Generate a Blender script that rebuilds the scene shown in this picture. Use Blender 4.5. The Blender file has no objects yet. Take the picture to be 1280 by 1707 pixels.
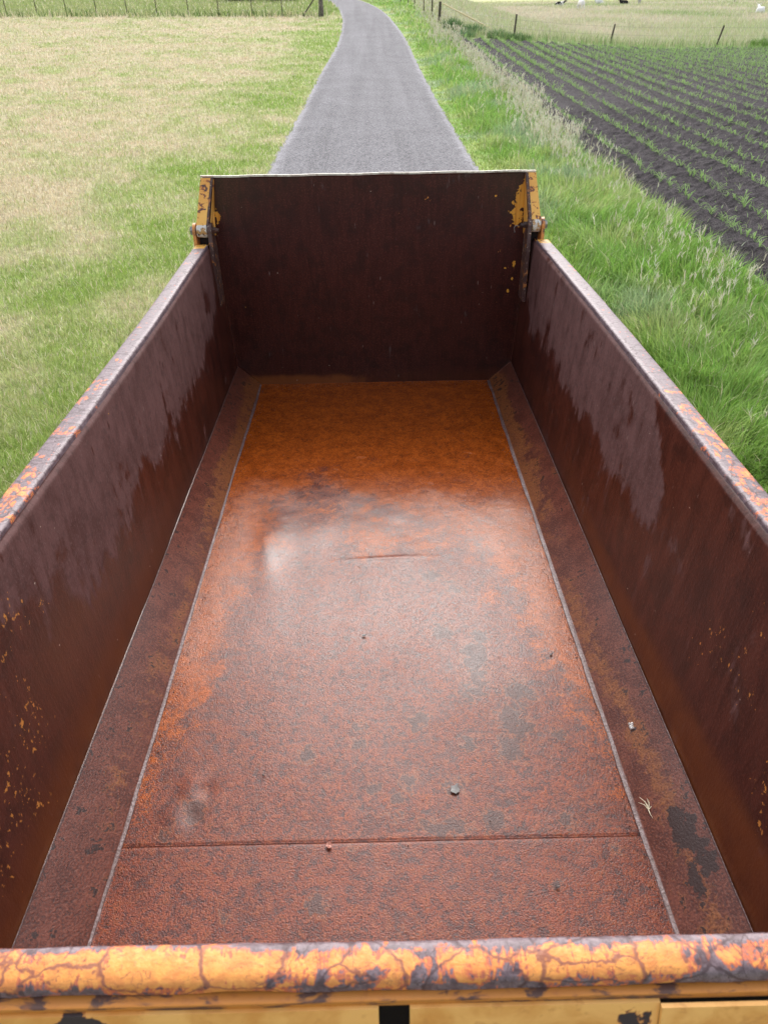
import bpy, bmesh, math, random
import numpy as np
from mathutils import Matrix, Vector

random.seed(7)
rng = np.random.default_rng(11)
scene = bpy.context.scene
COL = scene.collection
H = 2.95                      # camera height above the road
# ------------------------------------------------------------------ camera
R = Vector((0.99976835, -0.01744438, -0.01260729))
U = Vector((0.02046873, 0.58950402, 0.80750606))
F = Vector((0.00665439, 0.80757706, -0.58972453))
cam = bpy.data.cameras.new('camera')
cam.sensor_fit = 'VERTICAL'; cam.sensor_height = 36; cam.sensor_width = 27
cam.lens = 1190.28 / 1707 * 36
cam.clip_start = 0.05; cam.clip_end = 4000
cam.dof.use_dof = True; cam.dof.focus_distance = 3.6; cam.dof.aperture_fstop = 6.5
co = bpy.data.objects.new('camera', cam); COL.objects.link(co)
m = Matrix((R, U, -F)).transposed().to_4x4(); m.translation = (0, 0, H)
co.matrix_world = m
scene.camera = co
# ------------------------------------------------------------------ sky, sun, exposure
SUN_EL, SUN_AZ = math.radians(43), math.radians(4)      # azimuth from +Y towards +X
world = bpy.data.worlds.new('World'); scene.world = world; world.use_nodes = True
wt = world.node_tree; wt.nodes.clear()
wo = wt.nodes.new('ShaderNodeOutputWorld'); bg = wt.nodes.new('ShaderNodeBackground')
sky = wt.nodes.new('ShaderNodeTexSky'); sky.sky_type = 'NISHITA'; sky.sun_disc = False
sky.sun_elevation = SUN_EL; sky.sun_rotation = SUN_AZ
sky.air_density = 1.0; sky.dust_density = 4.0; sky.ozone_density = 1.0
hs = wt.nodes.new('ShaderNodeHueSaturation'); hs.inputs['Saturation'].default_value = 0.28
wtc = wt.nodes.new('ShaderNodeTexCoord')
wn = wt.nodes.new('ShaderNodeTexNoise'); wn.inputs['Scale'].default_value = 2.6; wn.inputs['Detail'].default_value = 6
wr = wt.nodes.new('ShaderNodeMapRange'); wr.inputs[1].default_value = 0.3; wr.inputs[2].default_value = 0.72
wr.inputs[3].default_value = 0.75; wr.inputs[4].default_value = 1.5
wm = wt.nodes.new('ShaderNodeVectorMath'); wm.operation = 'SCALE'
wt.links.new(wtc.outputs['Generated'], wn.inputs['Vector']); wt.links.new(wn.outputs['Fac'], wr.inputs[0])
wt.links.new(sky.outputs[0], hs.inputs['Color']); wt.links.new(hs.outputs[0], wm.inputs[0])
wt.links.new(wr.outputs[0], wm.inputs['Scale'])
wt.links.new(wm.outputs[0], bg.inputs['Color']); bg.inputs['Strength'].default_value = 0.15
wt.links.new(bg.outputs[0], wo.inputs['Surface'])
sun = bpy.data.lights.new('sun', 'SUN'); sun.energy = 0.8; sun.angle = math.radians(36); sun.color = (1, 0.97, 0.93)
so = bpy.data.objects.new('sun', sun); COL.objects.link(so)
sd = Vector((math.sin(SUN_AZ) * math.cos(SUN_EL), math.cos(SUN_AZ) * math.cos(SUN_EL), math.sin(SUN_EL)))
so.rotation_euler = sd.to_track_quat('Z', 'Y').to_euler(); so.location = (0, 0, 30)
scene.view_settings.view_transform = 'Standard'; scene.view_settings.look = 'None'
scene.view_settings.exposure = 1.05; scene.view_settings.gamma = 1.0
scene.render.engine = 'CYCLES'
try:
    scene.cycles.use_denoising = True
except Exception: pass

# ------------------------------------------------------------------ node helpers
class NT:
    def __init__(s, name, rough=0.6):
        s.m = bpy.data.materials.new(name); s.m.use_nodes = True
        s.t = s.m.node_tree; s.t.nodes.clear()
        s.out = s.t.nodes.new('ShaderNodeOutputMaterial')
        s.b = s.t.nodes.new('ShaderNodeBsdfPrincipled'); s.b.inputs['Roughness'].default_value = rough
        s.t.links.new(s.b.outputs[0], s.out.inputs[0])
        s.P = s.t.nodes.new('ShaderNodeTexCoord').outputs['Object']
    def set(s, sock, v):
        if hasattr(v, 'links'): s.t.links.new(v, sock)
        elif isinstance(v, (tuple, list)):
            sock.default_value = (*v, 1) if len(v) == 3 and len(sock.default_value) == 4 else v
        else: sock.default_value = v
    def map(s, sc, rot=None, loc=None, v=None):
        n = s.t.nodes.new('ShaderNodeMapping'); s.set(n.inputs[0], v or s.P); n.inputs['Scale'].default_value = sc
        if rot: n.inputs['Rotation'].default_value = rot
        if loc: n.inputs['Location'].default_value = loc
        return n.outputs[0]
    def noise(s, scale, detail=4, rough=0.55, dist=0, v=None, color=False):
        n = s.t.nodes.new('ShaderNodeTexNoise'); s.set(n.inputs['Vector'], v or s.P)
        n.inputs['Scale'].default_value = scale; n.inputs['Detail'].default_value = detail
        n.inputs['Roughness'].default_value = rough; n.inputs['Distortion'].default_value = dist
        return n.outputs['Color' if color else 'Fac']
    def voro(s, scale, v=None, feat='F1', out='Distance', rnd=1.0):
        n = s.t.nodes.new('ShaderNodeTexVoronoi'); n.feature = feat; s.set(n.inputs['Vector'], v or s.P)
        n.inputs['Scale'].default_value = scale; n.inputs['Randomness'].default_value = rnd
        return n.outputs[out]
    def mth(s, op, a, b=0.0, c=0.0, clamp=False):
        n = s.t.nodes.new('ShaderNodeMath'); n.operation = op; n.use_clamp = clamp
        s.set(n.inputs[0], a); s.set(n.inputs[1], b)
        if op in ('MULTIPLY_ADD', 'SMOOTH_MIN'): s.set(n.inputs[2], c)
        return n.outputs[0]
    def mr(s, v, a, b, c=0.0, d=1.0, smooth=True):
        n = s.t.nodes.new('ShaderNodeMapRange'); n.interpolation_type = 'SMOOTHSTEP' if smooth else 'LINEAR'
        s.set(n.inputs[0], v); n.inputs[1].default_value = a; n.inputs[2].default_value = b
        s.set(n.inputs[3], c); s.set(n.inputs[4], d); return n.outputs[0]
    def mix(s, f, a, b, blend='MIX'):
        n = s.t.nodes.new('ShaderNodeMix'); n.data_type = 'RGBA'; n.blend_type = blend
        s.set(n.inputs[0], f); s.set(n.inputs[6], a); s.set(n.inputs[7], b); return n.outputs[2]
    def attr(s, name):
        n = s.t.nodes.new('ShaderNodeAttribute'); n.attribute_name = name
        q = s.t.nodes.new('ShaderNodeSeparateColor'); s.t.links.new(n.outputs['Color'], q.inputs[0])
        return n.outputs['Color'], q.outputs[0], q.outputs[1], q.outputs[2]
    def sep(s, v=None):
        q = s.t.nodes.new('ShaderNodeSeparateXYZ'); s.set(q.inputs[0], v or s.P); return q.outputs
    def bump(s, h, strength, dist, prev=None):
        n = s.t.nodes.new('ShaderNodeBump'); n.inputs['Strength'].default_value = strength
        n.inputs['Distance'].default_value = dist; s.set(n.inputs['Height'], h)
        if prev: s.t.links.new(prev, n.inputs['Normal'])
        return n.outputs[0]
    def fin(s, col, rough=None, nrm=None, spec=None, metal=None, coat=None, coat_rough=0.1, coat_n=None):
        s.set(s.b.inputs['Base Color'], col)
        if rough is not None: s.set(s.b.inputs['Roughness'], rough)
        if nrm is not None: s.set(s.b.inputs['Normal'], nrm)
        if spec is not None: s.set(s.b.inputs['Specular IOR Level'], spec)
        if metal is not None: s.set(s.b.inputs['Metallic'], metal)
        if coat is not None:
            s.set(s.b.inputs['Coat Weight'], coat); s.set(s.b.inputs['Coat Roughness'], coat_rough)
            if coat_n is not None: s.set(s.b.inputs['Coat Normal'], coat_n)
        return s.m

# ------------------------------------------------------------------ numpy noise
def _h(ix, iy, seed):
    n = (ix.astype(np.int64) * 374761393 + iy.astype(np.int64) * 668265263 + seed * 1442695041) & 0x7fffffff
    n = ((n ^ (n >> 13)) * 1274126177) & 0x7fffffff
    return ((n ^ (n >> 16)) & 0xffff) / 65535.0
def vn(x, y, seed=0):
    ix, iy = np.floor(x), np.floor(y); fx, fy = x - ix, y - iy
    fx = fx * fx * (3 - 2 * fx); fy = fy * fy * (3 - 2 * fy)
    a, b = _h(ix, iy, seed), _h(ix + 1, iy, seed); c, d = _h(ix, iy + 1, seed), _h(ix + 1, iy + 1, seed)
    return (a * (1 - fx) + b * fx) * (1 - fy) + (c * (1 - fx) + d * fx) * fy
def fbm(x, y, s, o=4, seed=0, g=0.5):
    x = np.asarray(x, float) / s; y = np.asarray(y, float) / s; r = 0; a = 1; t = 0
    for k in range(o):
        r = r + a * vn(x + 17.3 * k, y - 9.1 * k, seed + k); t += a; a *= g; x = x * 2.03; y = y * 2.03
    return r / t
def ss(v, a, b):
    t = np.clip((np.asarray(v, float) - a) / (b - a), 0, 1); return t * t * (3 - 2 * t)

# ------------------------------------------------------------------ object helpers
def tag(o, label=None, cat=None, group=None, kind=None):
    if label: o['label'] = label
    if cat: o['category'] = cat
    if group: o['group'] = group
    if kind: o['kind'] = kind
    return o
def empty(name, loc=(0, 0, 0), rot=(0, 0, 0), **k):
    o = bpy.data.objects.new(name, None); COL.objects.link(o); o.location = loc; o.rotation_euler = rot
    o.empty_display_size = 0.1
    return tag(o, **k)
def mk(name, verts, faces, mats, parent=None, smooth=False, midx=None, attrs=None):
    """faces: (n,3) / (n,4) arrays or list of arrays or python lists"""
    me = bpy.data.meshes.new(name)
    v = np.asarray(verts, np.float32).reshape(-1, 3)
    if isinstance(faces, np.ndarray): faces = [faces]
    if len(faces) and isinstance(faces[0], np.ndarray):
        idx = np.concatenate([f.ravel() for f in faces]).astype(np.int32)
        tot = np.concatenate([np.full(len(f), f.shape[1]) for f in faces]).astype(np.int32)
    else:
        idx = np.array([i for f in faces for i in f], np.int32); tot = np.array([len(f) for f in faces], np.int32)
    me.vertices.add(len(v)); me.vertices.foreach_set('co', v.ravel())
    me.loops.add(len(idx)); me.loops.foreach_set('vertex_index', idx)
    me.polygons.add(len(tot)); st = np.concatenate([[0], np.cumsum(tot)[:-1]]).astype(np.int32)
    me.polygons.foreach_set('loop_start', st); me.polygons.foreach_set('loop_total', tot)
    if midx is not None: me.polygons.foreach_set('material_index', np.asarray(midx, np.int32))
    for mt in (mats if isinstance(mats, (list, tuple)) else [mats]): me.materials.append(mt)
    me.update(calc_edges=True)
    if attrs:
        for an, arr in attrs.items():
            a = me.color_attributes.new(an, 'FLOAT_COLOR', 'POINT'); c = np.ones((len(v), 4), np.float32)
            c[:, :arr.shape[1]] = arr; a.data.foreach_set('color', c.ravel())
    me.polygons.foreach_set('use_smooth', np.full(len(tot), bool(smooth)))
    o = bpy.data.objects.new(name, me); COL.objects.link(o)
    if parent: o.parent = parent
    return o
class MB:
    """collects simple solids into one mesh"""
    def __init__(s): s.v = []; s.f = []; s.mi = []; s.k = 0
    def add(s, V, Fc, mi=None):
        n = len(s.v); s.v += [tuple(p) for p in V]; s.f += [[i + n for i in f] for f in Fc]; s.mi += [s.k if mi is None else mi] * len(Fc)
        return s
    def box(s, lo, hi, bev=0.0, M=None):
        bm = bmesh.new(); bmesh.ops.create_cube(bm, size=1)
        for v in bm.verts: v.co = Vector([(lo[i] + hi[i]) / 2 + v.co[i] * (hi[i] - lo[i]) for i in range(3)])
        if bev: bmesh.ops.bevel(bm, geom=bm.edges[:], offset=bev, segments=2, affect='EDGES', profile=0.6)
        if M is not None: bmesh.ops.transform(bm, matrix=M, verts=bm.verts)
        bm.verts.ensure_lookup_table()
        s.add([v.co[:] for v in bm.verts], [[v.index for v in f.verts] for f in bm.faces]); bm.free(); return s
    def tube(s, pts, rad, n=12, caps=True):
        pts = [Vector(p) for p in pts]
        rad = rad if isinstance(rad, (list, tuple)) else [rad] * len(pts)
        V = []; Fc = []
        for i, p in enumerate(pts):
            t = (pts[min(i + 1, len(pts) - 1)] - pts[max(i - 1, 0)]).normalized()
            a = t.orthogonal() if i == 0 else (a - t * a.dot(t)); a.normalize(); b = t.cross(a)
            for k in range(n):
                q = 2 * math.pi * k / n; V.append(p + (a * math.cos(q) + b * math.sin(q)) * rad[i])
        for i in range(len(pts) - 1):
            for k in range(n):
                Fc.append([i * n + k, i * n + (k + 1) % n, (i + 1) * n + (k + 1) % n, (i + 1) * n + k])
        if caps: Fc += [list(range(n))[::-1], [(len(pts) - 1) * n + k for k in range(n)]]
        return s.add(V, Fc)
    def prism(s, poly, d):
        n = len(poly); V = [Vector(p) for p in poly] + [Vector(p) + Vector(d) for p in poly]
        return s.add(V, [list(range(n))[::-1], list(range(n, 2 * n))] + [[i, (i + 1) % n, n + (i + 1) % n, n + i] for i in range(n)])
    def build(s, name, mats, parent=None, smooth=False):
        o = mk(name, s.v, s.f, mats, parent, smooth, s.mi)
        bm = bmesh.new(); bm.from_mesh(o.data); bmesh.ops.recalc_face_normals(bm, faces=bm.faces); bm.to_mesh(o.data); bm.free()
        return o
def slab(name, G, off, mats, parent, attrs=None):
    """G (nu,nv,3) visible face, pushed by off to make a real thickness"""
    nu, nv = G.shape[:2]; n = nu * nv; off = np.asarray(off, float)
    V = np.concatenate([G.reshape(-1, 3), (G + off).reshape(-1, 3)])
    I = np.arange(n).reshape(nu, nv); a, b, c, d = I[:-1, :-1], I[1:, :-1], I[1:, 1:], I[:-1, 1:]
    q = np.stack([a, b, c, d], -1).reshape(-1, 4)
    nrm = np.cross(G[1, 0] - G[0, 0], G[0, 1] - G[0, 0])
    if np.dot(nrm, off) > 0: q = q[:, ::-1]
    back = q[:, ::-1] + n
    def rim(e): return np.stack([e[:-1], e[1:], e[1:] + n, e[:-1] + n], -1)
    r = np.concatenate([rim(I[:, 0]), rim(I[::-1, -1]), rim(I[-1, :]), rim(I[0, ::-1])])
    if np.dot(nrm, off) > 0: pass
    fs = np.concatenate([q, back, r]); mi = np.concatenate([np.zeros(len(q)), np.ones(len(back) + len(r))])
    at = {k: np.concatenate([v.reshape(n, -1)] * 2) for k, v in (attrs or {}).items()}
    o = mk(name, V, fs, mats, parent, True, mi, at)
    o.data.polygons.foreach_set('use_smooth', mi == 0)
    return o

# ------------------------------------------------------------------ terrain
def g_rise(y):
    y = np.asarray(y, float)
    return np.where(y < 20, 0, np.where(y < 65, .0007 * (y - 20) ** 2, 1.4175 + 1.26 * (1 - np.exp(-np.maximum(y - 65, 0) / 20))))
def tz(x, y):
    x = np.asarray(x, float)
    t = np.clip((x - 6.5) / 11, 0, 1)
    return g_rise(y) * (1 - t * t * (3 - 2 * t))
RY = [-60, 5, 35, 46, 52, 60, 65, 72, 77, 83, 87, 97, 110, 130]
RL = [-2.15, -2.15, -2.12, -1.85, -1.78, -1.87, -2.03, -2.5, -3.1, -3.8, -4.45, -6.6, -10, -17]
RR = [2.15, 2.15, 2.18, 2.18, 2.12, 1.78, 1.45, 0.8, 0.2, -0.55, -1.05, -3.2, -6.6, -13]
_yy = np.arange(-70, 140, .5); _k = np.exp(-(np.arange(-14, 15) * .5 / 3.0) ** 2); _k /= _k.sum()
def _sm(R_): return np.convolve(np.pad(np.interp(_yy, RY, R_), 14, mode='edge'), _k, mode='valid')
_RL, _RR = _sm(RL), _sm(RR)
def road_l(y): return np.interp(y, _yy, _RL)
def road_r(y): return np.interp(y, _yy, _RR)
CROP_X0 = 4.55
def rowx(x, y): return x + .018 * (np.clip(y, -5, 32) - 12)
def edge_x(y): return np.interp(y, [0, 8, 13, 18, 24, 28, 50], [4.6, 4.66, 4.72, 4.78, 5.05, 5.22, 5.3])
def crop_end(x): return np.interp(x, [5, 8.3, 14, 20, 23, 60], [50.7, 48.2, 49.3, 49.3, 48.6, 45])
def c3(*c): return np.array(c, float)
def lerp(a, b, t): return a + (b - a) * t[..., None]
def field_col(x, y):
    """natural colour of the plants growing at a spot"""
    x = np.asarray(x, float); y = np.asarray(y, float)
    green = c3(.27, .37, .09); ygreen = c3(.40, .44, .19); beige = c3(.51, .465, .29); straw = c3(.58, .48, .33)
    n1 = fbm(x, y, 3.2, 4, 3); n2 = fbm(x, y, .7, 4, 8); n3 = fbm(x * .35, y, 1.5, 3, 21)
    dl = road_l(y) - x
    b = ss(dl, .8, 4.5) * ss(y + dl * .6, 6, 14) * .72 + .26
    b = np.clip(b * .82 + (n1 - .5) * .7 + (n2 - .5) * 1.3 + (n3 - .5) * .6 + .10 * np.sin((x * .86 + y * .5) * 3.3 + 3 * n1) + rng.normal(0, .15, x.shape), 0, 1)
    L = lerp(np.broadcast_to(green, x.shape + (3,)), ygreen, ss(b, .0, .42)); L = lerp(L, beige, ss(b, .35, .85)); L = lerp(L, straw, ss(b, .8, 1.0) * .6)
    beyond = c3(.25, .33, .10)
    L = lerp(L, beyond, ss(y + .14 * (x + 3.6), 65.5, 67.5) * .75)
    # right verge
    vg = lerp(np.broadcast_to(c3(.22, .38, .08), x.shape + (3,)), c3(.38, .48, .17), ss(n2 + (n1 - .5) * .6, .35, .7))
    vg = lerp(vg, c3(.30, .40, .24), ss(fbm(x, y, 1.3, 3, 33), .55, .7) * .8)
    vg = lerp(vg, c3(.42, .40, .20), ss(fbm(x, y, 1.1, 3, 45), .68, .8) * .5)
    past = lerp(np.broadcast_to(c3(.38, .42, .23), x.shape + (3,)), c3(.52, .48, .36), ss(fbm(x, y * .4, 9, 4, 51), .38, .68))
    past = lerp(past, c3(.24, .34, .12), ss(fbm(x, y * .5, 14, 3, 57), .58, .75) * .7)
    past = lerp(past, c3(.56, .58, .30), ss(y, 190, 235) * .8)
    isp = ss(y - crop_end(x), -1, .5) * ss(x, 3.5, 5.5)
    Rr = lerp(vg, past, isp)
    return lerp(L, Rr, ss(x, -.5, .5))

def build_ground():
    xs = np.concatenate([np.linspace(-900, -60, 12)[:-1], np.linspace(-60, -14, 93)[:-1], np.linspace(-14, 8, 111)[:-1], np.linspace(8, 60, 105)[:-1], np.linspace(60, 900, 18)])
    ys = np.concatenate([np.linspace(-300, -10, 8)[:-1], np.linspace(-10, 30, 161)[:-1], np.linspace(30, 110, 201)[:-1], np.linspace(110, 300, 96)[:-1], np.linspace(300, 1500, 14)])
    X, Y = np.meshgrid(xs, ys, indexing='ij'); Z = tz(X, Y) - .012
    inroad = (X > road_l(Y) + .1) & (X < road_r(Y) - .1) & (Y < 129); Z = np.where(inroad, Z - .03, Z)
    incrop = (X > CROP_X0 + .3) & (Y < crop_end(X) - .4) & (Y > -20) & (X < 40); Z = np.where(incrop, Z - .1, Z)
    V = np.stack([X, Y, Z], -1).reshape(-1, 3); I = np.arange(X.size).reshape(X.shape)
    q = np.stack([I[:-1, :-1], I[1:, :-1], I[1:, 1:], I[:-1, 1:]], -1).reshape(-1, 4)
    col = field_col(X, Y).reshape(-1, 3)
    t = NT('turf_ground', .9)
    c, *_ = t.attr('Col'); n = t.noise(9, 6, .7); n2 = t.noise(60, 4, .7)
    k = t.mth('MULTIPLY', t.mr(n, .3, .7, .7, 1.15), t.mr(n2, .3, .7, .55, 1.2))
    cc = t.mix(1.0, c, k, 'MULTIPLY'); cc = t.mix(t.mr(n2, .5, .62, 0, .35), cc, (.11, .09, .05))
    mat = t.fin(cc, .95, t.bump(n2, .6, .03), spec=.1)
    tag(mk('ground', V, q, mat, smooth=True, attrs={'Col': col}), kind='structure')
build_ground()

def build_road():
    ys = np.concatenate([np.arange(-25, 30, .12), np.arange(30, 128, .4)]); ts = np.linspace(0, 1, 25)
    Y, T = np.meshgrid(ys, ts, indexing='ij')
    jl = (fbm(ys, ys * 0, .35, 4, 5) - .5) * .12 ; jr = (fbm(ys, ys * 0 + 9, .35, 4, 6) - .5) * .12
    Lx = road_l(ys) - .02 + jl; Rx = road_r(ys) + .02 + jr
    X = Lx[:, None] * (1 - T) + Rx[:, None] * T
    Z = tz(X, Y) + .03 * (1 - (2 * T - 1) ** 2) + .004 - .02 * (np.abs(2 * T - 1) > .99)
    wdt = (Rx - Lx)[:, None]; edge = np.minimum(T, 1 - T) * wdt
    at = np.stack([edge.ravel() / 2, T.ravel(), np.zeros(T.size)], -1)
    V = np.stack([X, Y, Z], -1).reshape(-1, 3); I = np.arange(X.size).reshape(X.shape)
    q = np.stack([I[:-1, :-1], I[:-1, 1:], I[1:, 1:], I[1:, :-1]], -1).reshape(-1, 4)[:, ::-1]
    t = NT('chip_seal', .8)
    _, e, T2, _ = t.attr('M')
    big = t.noise(.6, 4, .6); mid = t.noise(3, 5, .6); st = t.noise(1, 3, .5, v=t.map((2.2, .05, 1)))
    chip = t.voro(42, out='Color'); q1 = t.t.nodes.new('ShaderNodeSeparateColor'); t.t.links.new(chip, q1.inputs[0])
    fine = t.noise(130, 2, .6)
    val = t.mth('ADD', t.mr(q1.outputs[0], 0, 1, .05, .225, False), t.mr(big, .3, .7, -.012, .012))
    val = t.mth('ADD', val, t.mr(st, .35, .65, -.012, .012)); val = t.mth('MULTIPLY', val, t.mr(fine, .35, .65, .8, 1.2))
    ee = t.mth('ADD', e, t.mth('MULTIPLY', t.mth('SUBTRACT', mid, .5), .16))
    val = t.mth('ADD', val, t.mr(ee, .03, .14, .10, 0))
    col = t.t.nodes.new('ShaderNodeCombineColor'); t.set(col.inputs[0], val); t.set(col.inputs[1], t.mth('MULTIPLY', val, .97)); t.set(col.inputs[2], t.mth('MULTIPLY', val, 1.05))
    cc = t.mix(t.mth('MULTIPLY', t.mr(ee, 0, .035, .75, 0), t.mr(mid, .4, .6)), col.outputs[0], (.2, .2, .1))
    mat = t.fin(cc, .9, t.bump(t.mth('ADD', t.voro(70), fine), .7, .006), spec=.2)
    tag(mk('road', V, q, mat, smooth=True, attrs={'M': at}), kind='structure')
build_road()

# rows of maize: wheel tracks leave two wider gaps
ROWS = [5.27 + .80 * k for k in range(46)]
def build_crop_field():
    xs = np.concatenate([np.arange(CROP_X0 - .25, 16, .05), np.arange(16, 42, .22)]); ys = np.concatenate([np.arange(-1, 24, .06), np.arange(24, 50.6, .3)])
    X, Y = np.meshgrid(xs, ys, indexing='ij')
    ph = (X - rowx(5.27, Y)) / .80
    clod = fbm(X, Y, .22, 4, 61, .6)
    Z = tz(X, Y) + .012 + .040 * np.cos(ph * 2 * np.pi + .5 * np.sin(ph * 2 * np.pi)) + .03 * np.abs(fbm(X, Y, .09, 2, 66) - .5) * 2 + .11 * (clod - .45) + .05 * (fbm(X, Y * .15, .5, 3, 63) - .5)
    Z = np.where(X < CROP_X0 + .05, tz(X, Y) - .03, Z); Z = np.where(Y > crop_end(X) + .1, tz(X, Y) - .05, Z)
    V = np.stack([X, Y, Z], -1).reshape(-1, 3); I = np.arange(X.size).reshape(X.shape)
    q = np.stack([I[:-1, :-1], I[1:, :-1], I[1:, 1:], I[:-1, 1:]], -1).reshape(-1, 4)
    t = NT('dark_soil', .9)
    n = t.noise(7, 6, .7); n2 = t.noise(45, 5, .7); lo = t.noise(.5, 3)
    cc = t.mix(t.mr(n, .35, .7), (.015, .012, .015), (.058, .047, .053)); cc = t.mix(t.mr(n2, .5, .66, 0, .55), cc, (.12, .10, .105))
    cc = t.mix(t.mr(t.noise(90, 3, .6), .56, .66, 0, .7), cc, (.20, .175, .19))
    mat = t.fin(cc, .9, t.bump(t.mth('ADD', n, n2), 1, .05), spec=.2)
    tag(mk('crop_soil', V, q, mat, smooth=False), kind='structure')
build_crop_field()

# ------------------------------------------------------------------ plants
def leaf_mat(name, spec=.25, rough=.55, trans=.35):
    t = NT(name, rough)
    c, *_ = t.attr('Col'); t.fin(c, rough, spec=spec)
    tr = t.t.nodes.new('ShaderNodeBsdfTranslucent'); t.t.links.new(c, tr.inputs[0])
    mx = t.t.nodes.new('ShaderNodeMixShader'); mx.inputs[0].default_value = trans
    t.t.links.new(t.b.outputs[0], mx.inputs[1]); t.t.links.new(tr.outputs[0], mx.inputs[2]); t.t.links.new(mx.outputs[0], t.out.inputs[0])
    return t.m
M_GRASS = leaf_mat('grass_blade'); M_STRAW = leaf_mat('seed_head', .1, .8, .3)
def blades(name, x, y, h, w, lean, az, col, mat, zoff=0.0, tipw=.0):
    n = len(x); z = tz(x, y) + zoff - .01
    ph = rng.uniform(0, 2 * np.pi, n); dx, dy = np.cos(ph) * w / 2, np.sin(ph) * w / 2
    lx, ly = np.cos(az) * lean * h, np.sin(az) * lean * h
    V = np.zeros((n, 5, 3)); hz = h * np.sqrt(np.clip(1 - .45 * lean ** 2, .15, 1))
    V[:, 0] = np.stack([x - dx, y - dy, z], -1); V[:, 1] = np.stack([x + dx, y + dy, z], -1)
    V[:, 2] = np.stack([x + lx * .38 + dx * .75, y + ly * .38 + dy * .75, z + hz * .62], -1)
    V[:, 3] = np.stack([x + lx * .38 - dx * .75, y + ly * .38 - dy * .75, z + hz * .62], -1)
    V[:, 4] = np.stack([x + lx, y + ly, z + hz], -1)
    b = np.arange(n)[:, None] * 5
    q = b + np.array([[0, 1, 2, 3]]); t3 = b + np.array([[3, 2, 4]])
    C = np.repeat(np.clip(col, .005, 1)[:, None, :], 5, 1).reshape(-1, 3)
    return V.reshape(-1, 3), q, t3, C
def join_blades(name, parts, mat):
    V = []; Q = []; T = []; C = []; k = 0
    for v, q, t, c in parts: V.append(v); Q.append(q + k); T.append(t + k); C.append(c); k += len(v)
    return tag(mk(name, np.concatenate(V), [np.concatenate(Q), np.concatenate(T)], mat, attrs={'Col': np.concatenate(C)}), kind='stuff')
def polar(n, a0, a1, r0, r1, p=0.0):
    """even in angle, thinning with distance; angle in degrees from +Y to +X"""
    u = rng.uniform(0, 1, n); r = r0 * (r1 / r0) ** (u if p == 0 else u ** p); a = np.radians(rng.uniform(a0, a1, n))
    return r * np.sin(a), r * np.cos(a), r
def jit(col, n, a=.22):
    return col * rng.uniform(1 - a, 1 + a, (n, 1)) * rng.uniform(.92, 1.08, (n, 3))

def build_left_grass():
    x, y, r = polar(430000, -62, -1, 3.2, 105)
    k = (x < road_l(y) + .06 - .14 * rng.uniform(0, 1, len(x)) ** 2 + .1 * (fbm(y, y * 0, .3, 3, 77) - .5)) & (y > .5); x, y, r = x[k], y[k], r[k]; n = len(x)
    c = field_col(x, y); dry = ss(c[:, 0] - c[:, 1], -.05, .05)
    stem = rng.uniform(0, 1, n) < .14; c = np.where(stem[:, None], c3(.66, .60, .44), c)
    fen = ss(y + .14 * (x + 3.6), 64.6, 65.6)
    h = rng.uniform(.03, .075, n) * (1 + .4 * fbm(x, y, .6, 3, 14)) * (1 - .25 * dry) * (1 + .012 * r) * (1 + .8 * fen)
    edge = np.exp(-((y + .14 * (x + 3.6) - 65.6) / .7) ** 2) * (x < -3); c = np.where((rng.uniform(0, 1, n) < edge * .8)[:, None], c3(.11, .17, .05), c); h = h * (1 + 2.2 * edge)
    w = .0042 * (np.maximum(r, 4) / 4.2) ** .88
    p = [blades('', x, y, h, w, rng.uniform(.1, 1.0, n), rng.uniform(0, 2 * np.pi, n), jit(c, n), None)]
    n = 90000; x = -rng.uniform(2.1, 9, n); y = rng.uniform(-3, 4.5, n); c = field_col(x, y); p.append(blades('', x, y, rng.uniform(.04, .08, n), np.full(n, .006), rng.uniform(.1, 1, n), rng.uniform(0, 6.28, n), jit(c, n), None))
    # longer tufts here and there
    x, y, r = polar(26000, -60, -2, 3.4, 60); k = (x < road_l(y) - .1) & (fbm(x, y, .5, 3, 90) > .56); x, y, r = x[k], y[k], r[k]; n = len(x)
    p.append(blades('', x, y, rng.uniform(.07, .13, n), .005 * (r / 4.2) ** .85, rng.uniform(.3, 1.1, n), rng.uniform(0, 6.28, n), jit(lerp(field_col(x, y), c3(.2, .34, .05), np.full(n, .6)), n), None))
    join_blades('mown_grass', p, M_GRASS)
build_left_grass()

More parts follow.
